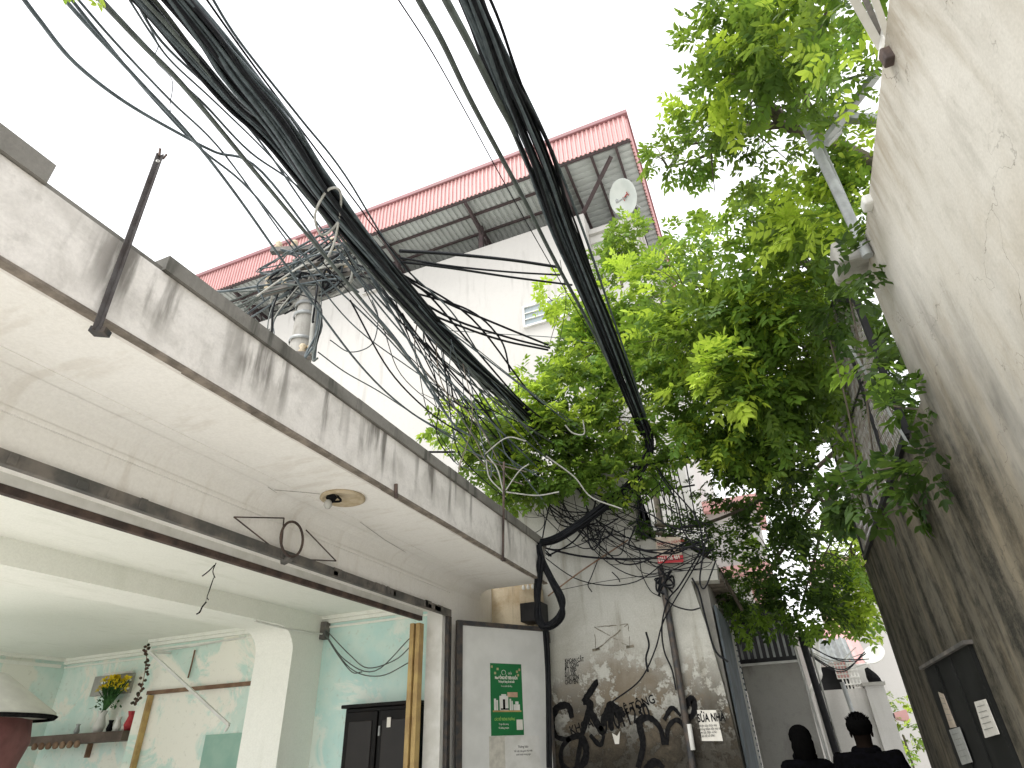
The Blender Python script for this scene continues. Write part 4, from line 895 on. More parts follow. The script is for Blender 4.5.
singles = [
 ([(403, -30, 4.2), (419, 0, 4.3), (443, 43, 4.5), (469, 97, 4.9), (499, 153, 5.4), (526, 203, 5.9), (553, 257, 6.6), (596, 337, 7.7), (640, 425, 8.8)], .022, GC, 'thick grey green cable left of the heavy bundle over the red roof'),
 ([(431, -30, 4.1), (446, 0, 4.25), (469, 43, 4.5), (496, 97, 4.9), (512, 127, 5.2), (529, 167, 5.6), (556, 223, 6.2), (573, 263, 6.7), (603, 346, 7.8), (643, 430, 8.9)], .026, GC, 'thick cable hugging the left flank of the heavy right bundle'),
 ([(396, -4, 5), (432, 52, 5.3), (470, 120, 5.9), (500, 175, 6.6), (545, 255, 7.6), (600, 350, 8.8)], .006, BK, 'thin lone wire crossing the sky left of the right bundle'),
 ([(10, -20, 4.2), (38, 18, 4.3), (75, 63, 4.5), (125, 102, 4.8), (180, 134, 5.2), (215, 152, 5.5), (262, 172, 5.9), (330, 260, 6.9)], .012, SL, 'leftmost sagging cable swinging low across the open sky'),
 ([(52, -15, 4.2), (90, 28, 4.4), (140, 82, 4.8), (192, 138, 5.2), (240, 200, 5.7), (300, 285, 6.5), (360, 365, 7.3), (405, 408, 8.0), (455, 440, 8.6)], .012, SL, 'long blue black cable passing just above the canopy parapet'),
 ([(60, -15, 4.3), (100, 35, 4.5), (150, 95, 5.0), (200, 148, 5.4), (250, 190, 5.9), (310, 262, 6.7), (380, 330, 7.5), (440, 392, 8.3), (500, 428, 9)], .010, SL, 'cable crossing from top left beneath the second bundle'),
 ([(88, -14, 4.3), (110, 10, 4.45), (145, 47, 4.65), (187, 90, 4.95), (256, 173, 5.6), (325, 256, 6.4), (385, 328, 7.3), (445, 400, 8.4), (520, 455, 9)], .018, GC, 'thick grey green cable running parallel below the main bundle'),
 ([(70, -10, 4.4), (115, 42, 4.6), (170, 100, 5.0), (225, 155, 5.6), (290, 245, 6.5), (350, 322, 7.4), (410, 368, 8.1), (480, 415, 8.8)], .008, SL, 'thin cable second from left under the grey green cable'),
 ([(130, -10, 4.6), (162, 42, 4.8), (220, 98, 5.2), (265, 148, 5.6), (330, 240, 6.5), (400, 322, 7.5), (470, 382, 8.4), (530, 430, 9.1)], .009, SL, 'cable threading between the grey green cable and the bundle'),
 ([(122, -12, 4.6), (150, 32, 4.7), (172, 62, 4.9), (215, 102, 5.1), (270, 156, 5.6), (315, 208, 6.0)], .007, SL, 'thin slack cable with a kink near the top left'),
 ([(175, 78, 4.9), (205, 105, 5.1), (250, 152, 5.5), (306, 195, 6.0), (360, 270, 6.7)], .009, SL, 'short cable rising into the main bundle from its left'),
 ([(200, -10, 5.0), (246, 55, 5.2), (300, 128, 5.7), (360, 208, 6.4), (372, 225, 6.5), (420, 285, 7.2)], .008, BK, 'taut thin cable skimming the right edge of the main bundle'),
 ([(205, -14, 5.0), (240, 42, 5.2), (300, 118, 5.6), (345, 175, 6.1), (400, 262, 7.0), (450, 310, 7.7), (480, 355, 8.2)], .010, SL, 'upper outermost cable right of the thickest bundle'),
 ([(400, 251, 7.0), (450, 254, 7.6), (510, 260, 8.4), (558, 267, 9)], .022, BK, 'uppermost of three near level cables before the white building'),
 ([(400, 258, 7.0), (450, 266, 7.6), (510, 272, 8.4), (560, 275, 9)], .014, BK, 'middle of three near level cables before the white building'),
 ([(402, 262, 7.0), (450, 268, 7.6), (510, 277, 8.4), (572, 285, 9.1)], .016, BK, 'lowest of three near level cables before the white building'),
 ([(330, 340, 7.3), (350, 352, 7.4), (372, 344, 7.3), (378, 318, 7.0), (372, 300, 6.8)], .007, SL, 'thin hanging loop of wire right of the utility pole'),
 ([(318, 352, 7.3), (345, 372, 7.5), (380, 392, 7.9), (420, 418, 8.4), (460, 440, 8.8)], .008, SL, 'thin wire drooping from the utility pole along the parapet'),
 ([(440, 330, 8), (500, 334, 8.8), (560, 338, 9.6), (600, 345, 10)], .006, SL, 'faint thin wire crossing below the building window'),
 ([(425, 452, 8.9), (450, 452, 9.0), (480, 452, 9.1)], .016, BK, 'short dark cable entering the bush above the canopy parapet'),
 ([(325, 262, 6.5), (335, 240, 6.2), (341, 195, 5.8), (328, 190, 5.7), (315, 215, 5.9), (322, 235, 6.1), (336, 225, 6.1), (341, 210, 6)], .012, LC, 'pale wire loop tied round the main bundle'),
 ([(150, 28, 4.9), (158, 45, 4.9), (155, 60, 4.95), (172, 80, 5.0), (170, 105, 5.0), (171, 115, 5.0)], .003, SL, 'wispy frayed thread hanging among the top left cables'),
 ([(560, 340, 8.0), (566, 300, 7.6), (560, 260, 7.2)], .004, BK, 'tiny tie wire sticking out beside the heavy right bundle'),
]
for p_, r_, m_, lb in singles: cable([atd(*q_) for q_ in p_], r_, m_, lb)
# fan of cables between the bundle and the wall tangle
for i in range(26):
    t0 = rnd.random(); sx = 330 + 110 * t0 + rnd.uniform(-25, 12); sy = 235 + 95 * t0 + rnd.uniform(-12, 16)
    ex = rnd.uniform(440, 600); ey = 418 + (ex - 440) * .10 + rnd.uniform(-18, 60); k = rnd.uniform(-14, 26)
    d0 = 6.6 + t0 * 1.2
    pts = [atd(sx, sy, d0), atd(sx * .68 + ex * .32 + k * .3, sy * .68 + ey * .32 + k, d0 * .68 + 8.8 * .32), atd(sx * .35 + ex * .65 - k * .3, sy * .35 + ey * .65 + k, d0 * .35 + 8.8 * .65), atd(ex, ey, 8.8)]
    cable(wob(pts, .018), rnd.choice((.006, .008, .010, .013)), rnd.choice((BK, SL, BK, GC)), 'slack black cable fanning out of the bundles above the canopy parapet', 'slack cables fanning out above the parapet')
# vertical hanging strands with brown grey tint
for i in range(9):
    sx = rnd.uniform(415, 470); sy = 300 + (sx - 412) * 1.1 + rnd.uniform(-4, 8); ex = rnd.uniform(455, 500)
    pts = [atd(sx, sy, 7.6), atd(sx + rnd.uniform(0, 12), sy + 55, 7.9), atd(ex - 6, sy + 110, 8.2), atd(ex + rnd.uniform(0, 30), 455 + rnd.uniform(-10, 20), 8.3), atd(ex + 45, 480 + rnd.uniform(-10, 20), 8.3)]
    cable(wob(pts, .02), rnd.choice((.006, .008)), rnd.choice((BK, M['grime'], SL)), 'thin strand hanging steeply from the bundles towards the parapet end', 'strands hanging towards the parapet end')
for p_ in ([(485, 454), (506, 439), (526, 441)], [(503, 492), (490, 480), (486, 460)], [(506, 490), (516, 472), (529, 464)], [(506, 492), (536, 497), (559, 492)], [(546, 456), (572, 476), (592, 499), (622, 509)], [(487, 455), (497, 468), (503, 490)], [(583, 420), (584, 432), (575, 434), (565, 425)]):
    cable(wob([atd(x, y, 8.0) for x, y in p_], .02), .009, LC, 'pale grey wire looping in the leaves above the parapet end', 'pale wires looping above the parapet end')
for p_ in ([(380, 262), (440, 300), (500, 325), (548, 345)], [(395, 285), (450, 318), (505, 336), (550, 348)], [(400, 300), (440, 318), (500, 340), (548, 350)], [(395, 270), (470, 318), (530, 392), (560, 412)], [(405, 290), (470, 312), (500, 340), (510, 372)], [(390, 268), (430, 296), (470, 345), (530, 410), (590, 445)], [(340, 255), (400, 330), (470, 400), (540, 470)], [(362, 300), (400, 345), (450, 420), (470, 436)], [(350, 300), (390, 370), (430, 412), (462, 434)]):
    n_ = len(p_); cable(wob([atd(x, y, 6.6 + 2.2 * (x - 340) / 220) for x, y in p_], .012), rnd.choice((.010, .013, .015)), rnd.choice((BK, SL)), 'long dark cable leaving the main bundle and reaching the green leaves', 'long cables leaving the main bundle')
# wires around the pole
for i in range(40):
    a0 = rnd.uniform(0, 6.28); c_ = Vector((PB.x, PB.y - .1, pz_ + rnd.uniform(-.1, .55)))
    pts = [c_ + Vector((rnd.uniform(-.7, .7), rnd.uniform(-.25, .25), rnd.uniform(-.18, .18))) for _ in range(4)]
    cable(pts, rnd.choice((.008, .011, .014)), rnd.choice((SL, SL, LC, GC, BK)), None, parent=up_, name='tangled_wire')
for i in range(11):
    c_ = Vector((PB.x, PB.y - .15, pz_)); e = Vector((PB.x + rnd.choice((-1, 1)) * rnd.uniform(.2, .4), PB.y - .15, PB.z - rnd.uniform(.1, .75)))
    pts = [c_ + Vector((rnd.uniform(-.4, .4), 0, rnd.uniform(-.1, .2))), c_.lerp(e, .5) + Vector((.18 if e.x > PB.x else -.18, rnd.uniform(-.1, .1), 0)), e, e + Vector((rnd.uniform(-.1, .1), 0, rnd.uniform(-.1, .15)))]
    cable(pts, rnd.choice((.007, .012)), rnd.choice((SL, LC, BK, GC)), None, parent=up_, name='tangled_wire')
for i in range(9):   # towards the lower left
    z_ = pz_ + rnd.uniform(-.1, .3); s_ = Vector((PB.x - .1, PB.y - .15, z_)); e = atd(190 + i * 5, 286 + i * 6 + rnd.uniform(-4, 8), 8.5)
    cable(wob([s_, s_.lerp(e, .35) - Vector((0, 0, .05)), s_.lerp(e, .7) - Vector((0, 0, .06)), e], .02), rnd.choice((.012, .016, .009)), rnd.choice((SL, GC)), 'grey cable leaving the utility pole to the left above the parapet', 'cables leaving the utility pole to the left')
for i in range(8):
    s_ = Vector((PB.x + .3, PB.y - .15, pz_ + rnd.uniform(0, .5))); t0 = rnd.random(); e = atd(345 + 60 * t0, 215 + 75 * t0, 6.4 + t0)
    cable(wob([s_, s_.lerp(e, .5) + Vector((0, 0, -.06)), e], .03), rnd.choice((.009, .013)), rnd.choice((SL, BK)), 'dark cable linking the utility pole to the main bundle', 'cables linking the utility pole to the bundle')
# tangle in front of the graffiti wall
anch = [(540, 545), (548, 500), (520, 470), (600, 505), (640, 455), (560, 470), (600, 530), (625, 530), (700, 535), (655, 480), (585, 520), (705, 560)]
for i in range(64):
    a_, b_ = rnd.sample(anch, 2); Y0 = rnd.uniform(7.85, 8.12)
    p0 = at(a_[0] + rnd.uniform(-14, 14), a_[1] + rnd.uniform(-12, 10), 'Y', Y0); p1 = at(b_[0] + rnd.uniform(-14, 14), b_[1] + rnd.uniform(-12, 10), 'Y', Y0); s_ = rnd.uniform(.05, .55)
    pts = [p0, p0.lerp(p1, .3) + Vector((rnd.gauss(0, .1), rnd.gauss(0, .04), -s_ * .8)), p0.lerp(p1, .65) + Vector((rnd.gauss(0, .1), rnd.gauss(0, .04), -s_ * .9)), p1]
    pts = [Vector((q_.x, min(q_.y, 8.15), q_.z)) for q_ in pts]
    cable(pts, rnd.choice((.004, .005, .007, .010)), rnd.choice((BK, BK, BK)), 'thin black wire sagging in the tangle over the graffiti wall', 'black wires tangled over the graffiti wall')
walls = [
 ([(545, 548), (580, 556), (620, 559), (657, 558)], .014, 'black wire running level from the canopy corner to the small sign'),
 ([(548, 596), (580, 572), (610, 552), (628, 540)], .010, 'brown wire slanting up the graffiti wall towards the railing'),
 ([(595, 528), (600, 550), (592, 575), (588, 585), (592, 592)], .007, 'thin wire end dangling in the middle of the wall'),
 ([(704, 550), (690, 575), (672, 605), (662, 625), (655, 650), (640, 680), (612, 702)], .009, 'long black wire sweeping down left across the drain pipe'),
 ([(700, 552), (680, 585), (668, 600), (662, 625), (664, 650), (672, 670), (676, 690)], .010, 'black wire dropping from the roof edge beside the drain pipe'),
 ([(692, 578), (699, 592), (706, 620), (715, 650), (728, 662)], .012, 'black wire following the right edge of the graffiti wall'),
 ([(665, 598), (675, 606), (690, 610), (700, 608)], .009, 'short wire curving right from the drain pipe'),
 ([(646, 632), (649, 645), (646, 658), (648, 672)], .012, 'thick black wire stub hanging on the peeled plaster'),
 ([(612, 572), (618, 578), (620, 582)], .008, 'small loose wire tip on the upper wall'),
 ([(640, 545), (641, 570), (650, 590), (661, 597)], .006, 'fine wire bowing down to the drain pipe'),
 ([(560, 590), (600, 582), (650, 575), (690, 570)], .004, 'very fine level wire across the upper graffiti wall'),
 ([(548, 556), (575, 540), (592, 512), (596, 500)], .012, 'black wire arching up from the canopy corner'),
 ([(540, 500), (570, 492), (600, 510), (622, 508), (622, 500)], .010, 'pale grey hooked wire below the leaves')]
for p_, r_, lb in walls: cable([at(x, y, 'Y', YG - .09 - .02 * rnd.random()) for x, y in p_], r_, LC if 'pale' in lb else (M['brown'] if 'brown' in lb else BK), lb)
# alley-end wires
for i in range(7):
    p0 = at(800 + rnd.uniform(-6, 6), 640 + i * 2, 'Y', 11.6); p1 = at(860 + rnd.uniform(-6, 20), 655 + rnd.uniform(-10, 10), 'Y', 12.4)
    cable([p0, p0.lerp(p1, .5) - Vector((0, 0, .12 + .03 * i)), p1], .009, rnd.choice((LC, BK)), 'thin wire sagging between the black pole and the lattice', 'thin wires at the alley end')

# ------------------------------------------------------------------ foliage
LEAF = [(0, 0, 0), (.30, .20, .05), (.68, .17, .035), (1, 0, -.06), (.68, -.17, .035), (.30, -.20, .05), (.5, 0, 0)]
LF = [(0, 6, 1), (1, 6, 2), (2, 6, 3), (3, 6, 4), (4, 6, 5), (5, 6, 0)]
LEAFN = np.array(LEAF)
def foliage(name, blobs, mat, parent, seed, star=.3):
    """blobs: (px, py, dist, rx, ry(depth), rz in metres, twigs, leaflet length, young 0..1)"""
    rg_ = np.random.default_rng(seed); V = []; T = []; nl = 0
    for (px, py, dist, rx, ry, rz, nt_, ll, yg) in blobs:
        c_ = np.array(atd(px, py, dist))
        subs = rg_.normal(size=(max(3, nt_ // 9), 3)); subs /= np.maximum(1, np.linalg.norm(subs, axis=1, keepdims=True)) ; subs *= rg_.uniform(.45, 1.05, (len(subs), 1))
        stone = rg_.uniform(0, 1, len(subs)); syoung = rg_.uniform(0, 1, len(subs)) < yg
        for k in range(nt_):
            si = rg_.integers(len(subs)); s0 = subs[si] + rg_.normal(size=3) * .20
            base = c_ + s0 * np.array((rx, ry, rz))
            out = s0 / (np.linalg.norm(s0) + 1e-6)
            d = out * .7 + rg_.normal(size=3) * .55 + np.array((-.1, -.1, -.25)); d /= np.linalg.norm(d)
            n_ = rg_.normal(size=3) * .45 + np.array((0, 0, 1.0)); n_ -= d * n_.dot(d); n_ /= np.linalg.norm(n_)
            sd_ = np.cross(n_, d)
            tl = ll * rg_.uniform(2.0, 3.4); np_ = rg_.integers(3, 6)
            t1 = np.clip(stone[si] ** 1.5 * .8 + rg_.uniform(0, .25), 0, 1); t2 = (.55 + .45 * rg_.random()) if (syoung[si] and rg_.random() < .8) else (.12 * rg_.random())
            for j in range(np_):
                f = .25 + .75 * (j + .5) / np_; pos = base + d * tl * f + np.array((0, 0, -.12 * tl * f * f))
                for s_ in ((-1, 1) if j < np_ - 1 else (-1, 0, 1)):
                    ld = d * (.55 if s_ else 1.0) + sd_ * s_ * .85 + rg_.normal(size=3) * .16 + np.array((0, 0, -.15)); ld /= np.linalg.norm(ld)
                    ln = n_ + rg_.normal(size=3) * .28; ln -= ld * ln.dot(ld); ln /= np.linalg.norm(ln); ls = np.cross(ln, ld)
                    L_ = ll * rg_.uniform(.75, 1.35)
                    V.append(pos + L_ * (LEAFN[:, 0:1] * ld + LEAFN[:, 1:2] * ls + LEAFN[:, 2:3] * ln)); T.append((np.clip(t1 + rg_.normal() * .1, 0, 1), t2)); nl += 1
    V = np.concatenate(V); nv = len(V)
    me = bpy.data.meshes.new(name); 
    fb = np.array(LF); F_ = (fb[None] + (np.arange(nl) * 7)[:, None, None]).reshape(-1, 3); nf = len(F_)
    me.vertices.add(nv); me.vertices.foreach_set('co', V.astype(np.float32).ravel())
    me.loops.add(nf * 3); me.loops.foreach_set('vertex_index', F_.astype(np.int32).ravel())
    me.polygons.add(nf); me.polygons.foreach_set('loop_start', np.arange(0, nf * 3, 3, dtype=np.int32)); me.polygons.foreach_set('loop_total', np.full(nf, 3, np.int32))
    me.update(calc_edges=True); me.validate()
    at_ = me.attributes.new('tone', 'FLOAT_VECTOR', 'POINT')
    tv = np.zeros((nv, 3), np.float32); tt = np.repeat(np.array(T, np.float32), 7, axis=0); tv[:, :2] = tt; at_.data.foreach_set('vector', tv.ravel())
    me.materials.append(mat); o = bpy.data.objects.new(name, me); col.objects.link(o); o.parent = parent
    return nl
NL = 0
def limbs(parent, trunk, ends, r0=.09, name='branch'):
    MB().tube(spline(trunk, 5), [r0 * (1 - .55 * i / (5 * (len(trunk) - 1))) for i in range(5 * (len(trunk) - 1) + 1)], 9).build('trunk', M['bark'], parent)
    TS = spline(trunk, 5)
    for e in ends:
        e = Vector(e); a_ = TS[-1 - rnd.randrange(0, 4)]; m1 = a_.lerp(e, .35) + Vector((rnd.gauss(0, .15), rnd.gauss(0, .15), .2)); m2 = a_.lerp(e, .7) + Vector((rnd.gauss(0, .15), rnd.gauss(0, .15), .12))
        P = spline([a_, m1, m2, e], 5); b = MB(); b.tube(P, [.045 * (1 - .8 * i / (len(P) - 1)) for i in range(len(P))], 6)
        for k in range(7):
            q_ = P[rnd.randrange(4, len(P))]; e2 = q_ + Vector((rnd.gauss(0, .35), rnd.gauss(0, .3), rnd.gauss(-.05, .3))); b.tube(spline([q_, q_.lerp(e2, .5) + Vector((0, 0, .06)), e2], 3), [.014, .012, .011, .009, .007, .006, .004], 4)
        b.build(name, M['bark'], parent)
# main tree over the alley
tr = thing('alley_tree', 'large leafy tree spreading over the alley in front of the right wall', 'tree')
B1 = [(720, 340, 8.6, .9, .8, .7, 330, .11, .32), (770, 290, 8.2, .9, .8, .7, 330, .11, .30), (800, 262, 7.8, .6, .6, .4, 170, .11, .28), (770, 375, 8.3, .9, .7, .7, 420, .11, .18), (830, 400, 8.8, .4, .5, .6, 150, .11, .02), (760, 440, 8.8, .6, .5, .4, 170, .10, .15),
      (680, 300, 9.6, .6, .7, .6, 150, .11, .30), (665, 350, 9.2, .6, .6, .5, 150, .11, .3), (800, 330, 8.6, .7, .7, .7, 220, .11, .1), (730, 420, 8.6, .8, .6, .45, 220, .10, .25), (700, 245, 9.0, .45, .5, .3, 60, .09, .2), (760, 225, 8.6, .7, .5, .35, 120, .09, .1),
      (790, 205, 8.2, .4, .5, .25, 50, .09, .1), (845, 195, 6.8, .22, .3, .25, 60, .09, .7), (852, 148, 7.0, .3, .3, .3, 90, .08, .75), (865, 205, 7.0, .2, .3, .3, 60, .08, .3), (735, 380, 7.4, .35, .4, .3, 70, .11, .75), (820, 225, 6.8, .4, .3, .25, 80, .10, .6), (690, 400, 8.6, .5, .5, .4, 110, .10, .3)]
foliage('crown', B1, M['leafA'], tr, 11)
limbs(tr, [(1.95, 8.6, G), (1.9, 8.4, 2.0), (1.75, 7.9, 4.2), (1.4, 7.4, 5.2)], [atd(b_[0], b_[1], b_[2]) for b_ in B1[:10]], .13)
# darker tree hanging low behind
tr = thing('drooping_tree', 'dark drooping foliage hanging at the end of the alley above the yard wall', 'tree')
B2 = [(772, 430, 9.0, .6, .7, .6, 230, .09, .08), (755, 480, 9.4, .5, .6, .5, 170, .09, .08), (785, 505, 9.6, .4, .6, .6, 150, .09, .1), (775, 560, 10, .55, .6, .5, 200, .09, .15), (750, 605, 10.4, .45, .4, .35, 150, .09, .5), (800, 610, 10.4, .45, .4, .3, 120, .09, .6),
      (730, 450, 9.3, .5, .5, .3, 110, .09, .2), (822, 560, 10.8, .3, .4, .6, 90, .09, .3)]
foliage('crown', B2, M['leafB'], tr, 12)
limbs(tr, [(2.1, 10.2, G), (2.0, 10.1, 2.4), (1.5, 9.8, 4.2)], [atd(b_[0], b_[1], b_[2]) for b_ in B2[:8]], .12)
tr = thing('young_tree', 'bright yellow green tree at the far end of the right wall', 'tree')
B3 = [(852, 560, 11.5, .35, .4, .7, 170, .10, .8), (858, 600, 11.5, .3, .3, .35, 110, .10, .85), (845, 590, 12, .3, .3, .5, 90, .10, .7)]
foliage('crown', B3, M['leafA'], tr, 13); limbs(tr, [(2.2, 11.6, G), (2.1, 11.5, 1.5), (1.6, 11.4, 2.8)], [atd(b_[0], b_[1], b_[2]) for b_ in B3], .07)
# upper tree behind the tall wall
tr = thing('overhanging_tree', 'tree branches with star shaped leaf sprays hanging over the top right sky', 'tree')
B4 = [(770, 10, 6.6, .55, .5, .4, 140, .085, .2), (815, 40, 6.3, .5, .5, .4, 120, .085, .15), (730, 35, 7, .4, .4, .3, 70, .085, .3), (745, 85, 6.9, .45, .4, .4, 85, .08, .1), (715, 115, 7.2, .4, .4, .25, 80, .08, .05), (688, 145, 7.4, .33, .3, .18, 55, .08, .05), (668, 168, 7.6, .14, .2, .12, 16, .08, .05),
      (850, 20, 5.8, .3, .4, .4, 80, .085, .2), (790, 70, 7.2, .3, .3, .2, 34, .08, .4), (850, 100, 6.4, .4, .4, .3, 50, .05, .2), (762, 160, 7.6, .4, .3, .15, 45, .08, .05), (740, 70, 6.6, .3, .3, .3, 40, .09, .7), (770, 45, 6.3, .3, .3, .25, 50, .09, .5)]
foliage('crown', B4, M['leafA'], tr, 14)
limbs(tr, [(2.1, 4.6, G), (2.1, 4.7, 3.2), (1.7, 4.9, 5.0), (1.3, 4.9, 5.6)], [atd(b_[0], b_[1], b_[2]) for b_ in B4[:7]], .12)
# sprays in front of the cage and the wall
tr = thing('wall_creeper', 'dark green creeper sprays hanging across the chain link cage and wall', 'creeper')
B5 = [(880, 490, 6.2, .34, .18, .06, 44, .12, .3), (862, 366, 5.9, .22, .12, .06, 22, .11, .45), (915, 405, 5.4, .36, .12, .06, 34, .09, .0), (950, 466, 5.4, .26, .1, .06, 26, .09, .0), (835, 310, 7.0, .22, .3, .2, 50, .1, .15), (868, 262, 5.6, .10, .15, .08, 14, .09, .05), (895, 345, 7.6, .15, .3, .4, 60, .09, .0), (905, 400, 7.4, .2, .3, .35, 70, .09, .0), (890, 425, 9.5, .3, .3, .5, 90, .1, .0), (850, 380, 11, .6, .4, .8, 200, .11, .0), (875, 450, 11, .5, .4, .7, 130, .11, .0), (862, 510, 11.5, .3, .4, .5, 60, .1, .2), (850, 320, 9.5, .5, .4, .5, 140, .1, .0)]
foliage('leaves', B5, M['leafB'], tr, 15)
for q_ in ([(850, 300, 6.6), (862, 360, 6.4), (870, 430, 6.4), (878, 490, 6.5)], [(870, 400, 6.2), (905, 408, 5.8), (960, 412, 5.4)], [(880, 470, 6.2), (930, 462, 5.8), (975, 480, 5.6)], [(830, 340, 7), (850, 420, 7), (862, 500, 7.2)]):
    MB().tube(spline([atd(*z_) for z_ in q_], 5), .009, 5).build('stem', M['bark'], tr)
# bush on the graffiti wall
tr = thing('rooftop_bush', 'bright green bush growing behind the parapet where the cables meet', 'bush')
B6 = [(520, 405, 9.6, .7, .5, .35, 190, .10, .55), (575, 395, 9.7, .7, .5, .4, 210, .10, .45), (470, 425, 9.3, .45, .4, .25, 100, .10, .6), (620, 415, 9.4, .5, .5, .35, 150, .10, .25), (545, 445, 9.2, .7, .4, .3, 210, .10, .1), (600, 460, 9.1, .5, .4, .3, 150, .095, .05), (500, 465, 9.0, .5, .3, .3, 130, .09, .15), (640, 375, 9.6, .5, .5, .4, 150, .10, .4), (655, 440, 9.2, .4, .4, .3, 110, .10, .2), (520, 490, 8.7, .3, .2, .3, 70, .08, 0), (575, 365, 10, .4, .4, .3, 70, .1, .5), (550, 470, 8.7, .6, .2, .28, 130, .09, .08), (605, 480, 8.7, .4, .2, .25, 90, .09, .05), (515, 478, 8.6, .3, .2, .3, 90, .09, .1), (485, 440, 8.9, .4, .3, .25, 90, .1, .45), (648, 470, 8.8, .3, .2, .25, 70, .08, .05), (560, 425, 8.9, .6, .3, .25, 110, .1, .5)]
foliage('leaves', B6, M['leafA'], tr, 16)
limbs(tr, [(-2.0, 9.4, 3.2), (-2.0, 9.4, 3.9)], [atd(b_[0], b_[1], b_[2]) for b_ in B6[:7]], .06)
tr = thing('climbing_shrub', 'light green climbing shrub beside the window of the white building', 'shrub')
B7 = [(605, 330, 11, .55, .4, .6, 190, .12, .45), (590, 355, 10.6, .5, .4, .4, 110, .12, .4), (548, 297, 11.4, .33, .2, .10, 36, .11, .8), (640, 290, 11, .45, .4, .45, 120, .12, .5), (640, 330, 10.6, .5, .4, .5, 130, .12, .4), (655, 265, 11.2, .4, .4, .25, 50, .11, .5), (575, 320, 11.2, .25, .2, .2, 30, .11, .6), (690, 240, 11, .35, .3, .12, 22, .1, .6)]
foliage('leaves', B7, M['leafA'], tr, 17)
limbs(tr, [(-1.6, 11.4, 1.85), (-1.6, 11.4, 5), (-1.7, 11.3, 8.0)], [atd(b_[0], b_[1], b_[2]) for b_ in B7[:6]], .08)
tr = thing('terrace_plant', 'grey green potted shrub on the ledge below the satellite dish', 'plant')
B8 = [(622, 243, 13.3, .45, .3, .45, 130, .10, .1), (610, 262, 13.2, .4, .3, .3, 80, .10, .15)]
foliage('leaves', B8, M['leafA'], tr, 18); q_ = atd(618, 262, 13.2); MB().tube([(q_.x, q_.y, q_.z - .7), q_, q_ + Vector((.1, 0, .5))], .03, 6).build('stem', M['bark'], tr)
# dark small-leaved creeper on the roof edge of the graffiti house
tr = thing('roof_edge_creeper', 'dark small leaved creeper along the roof edge of the graffiti house', 'creeper')
B9 = [(690, 535, 8.9, .4, .25, .2, 130, .055, .0), (715, 560, 9.1, .25, .25, .22, 90, .055, .0), (735, 590, 9.6, .22, .3, .25, 70, .06, .05), (660, 520, 8.6, .3, .15, .12, 60, .05, .0), (730, 525, 9.6, .35, .3, .2, 80, .06, .1), (700, 490, 9.0, .1, .1, .3, 22, .05, .3), (765, 530, 10.2, .35, .3, .15, 60, .06, .1)]
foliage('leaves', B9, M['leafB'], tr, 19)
for q_ in ([(640, 530, 8.6), (680, 540, 8.8), (715, 565, 9), (742, 610, 9.4)], [(655, 525, 8.6), (700, 525, 9), (760, 500, 9.6), (800, 470, 10)]):
    MB().tube(spline([atd(*z_) for z_ in q_], 6), .025, 6).build('stem', M['bark'], tr)
# plant in the far gap
tr = thing('gap_plant', 'small green plant in the bright gap left of the right wall', 'plant')
foliage('leaves', [(903, 735, 15, .2, .2, .35, 60, .07, .5), (893, 700, 16, .2, .2, .3, 40, .07, .4)], M['leafA'], tr, 20); q_ = atd(903, 735, 15); MB().tube([(q_.x, q_.y, G), q_], .02, 5).build('stem', M['bark'], tr)
# leaf scraps near the lens at top left: a dangling sprig on the cables
tr = thing('dangling_sprig', 'yellow green leaf sprig caught on the cables at the top left corner', 'leaves')
foliage('leaves', [(95, -4, 3.4, .04, .03, .02, 3, .035, .3)], M['leafA'], tr, 21)

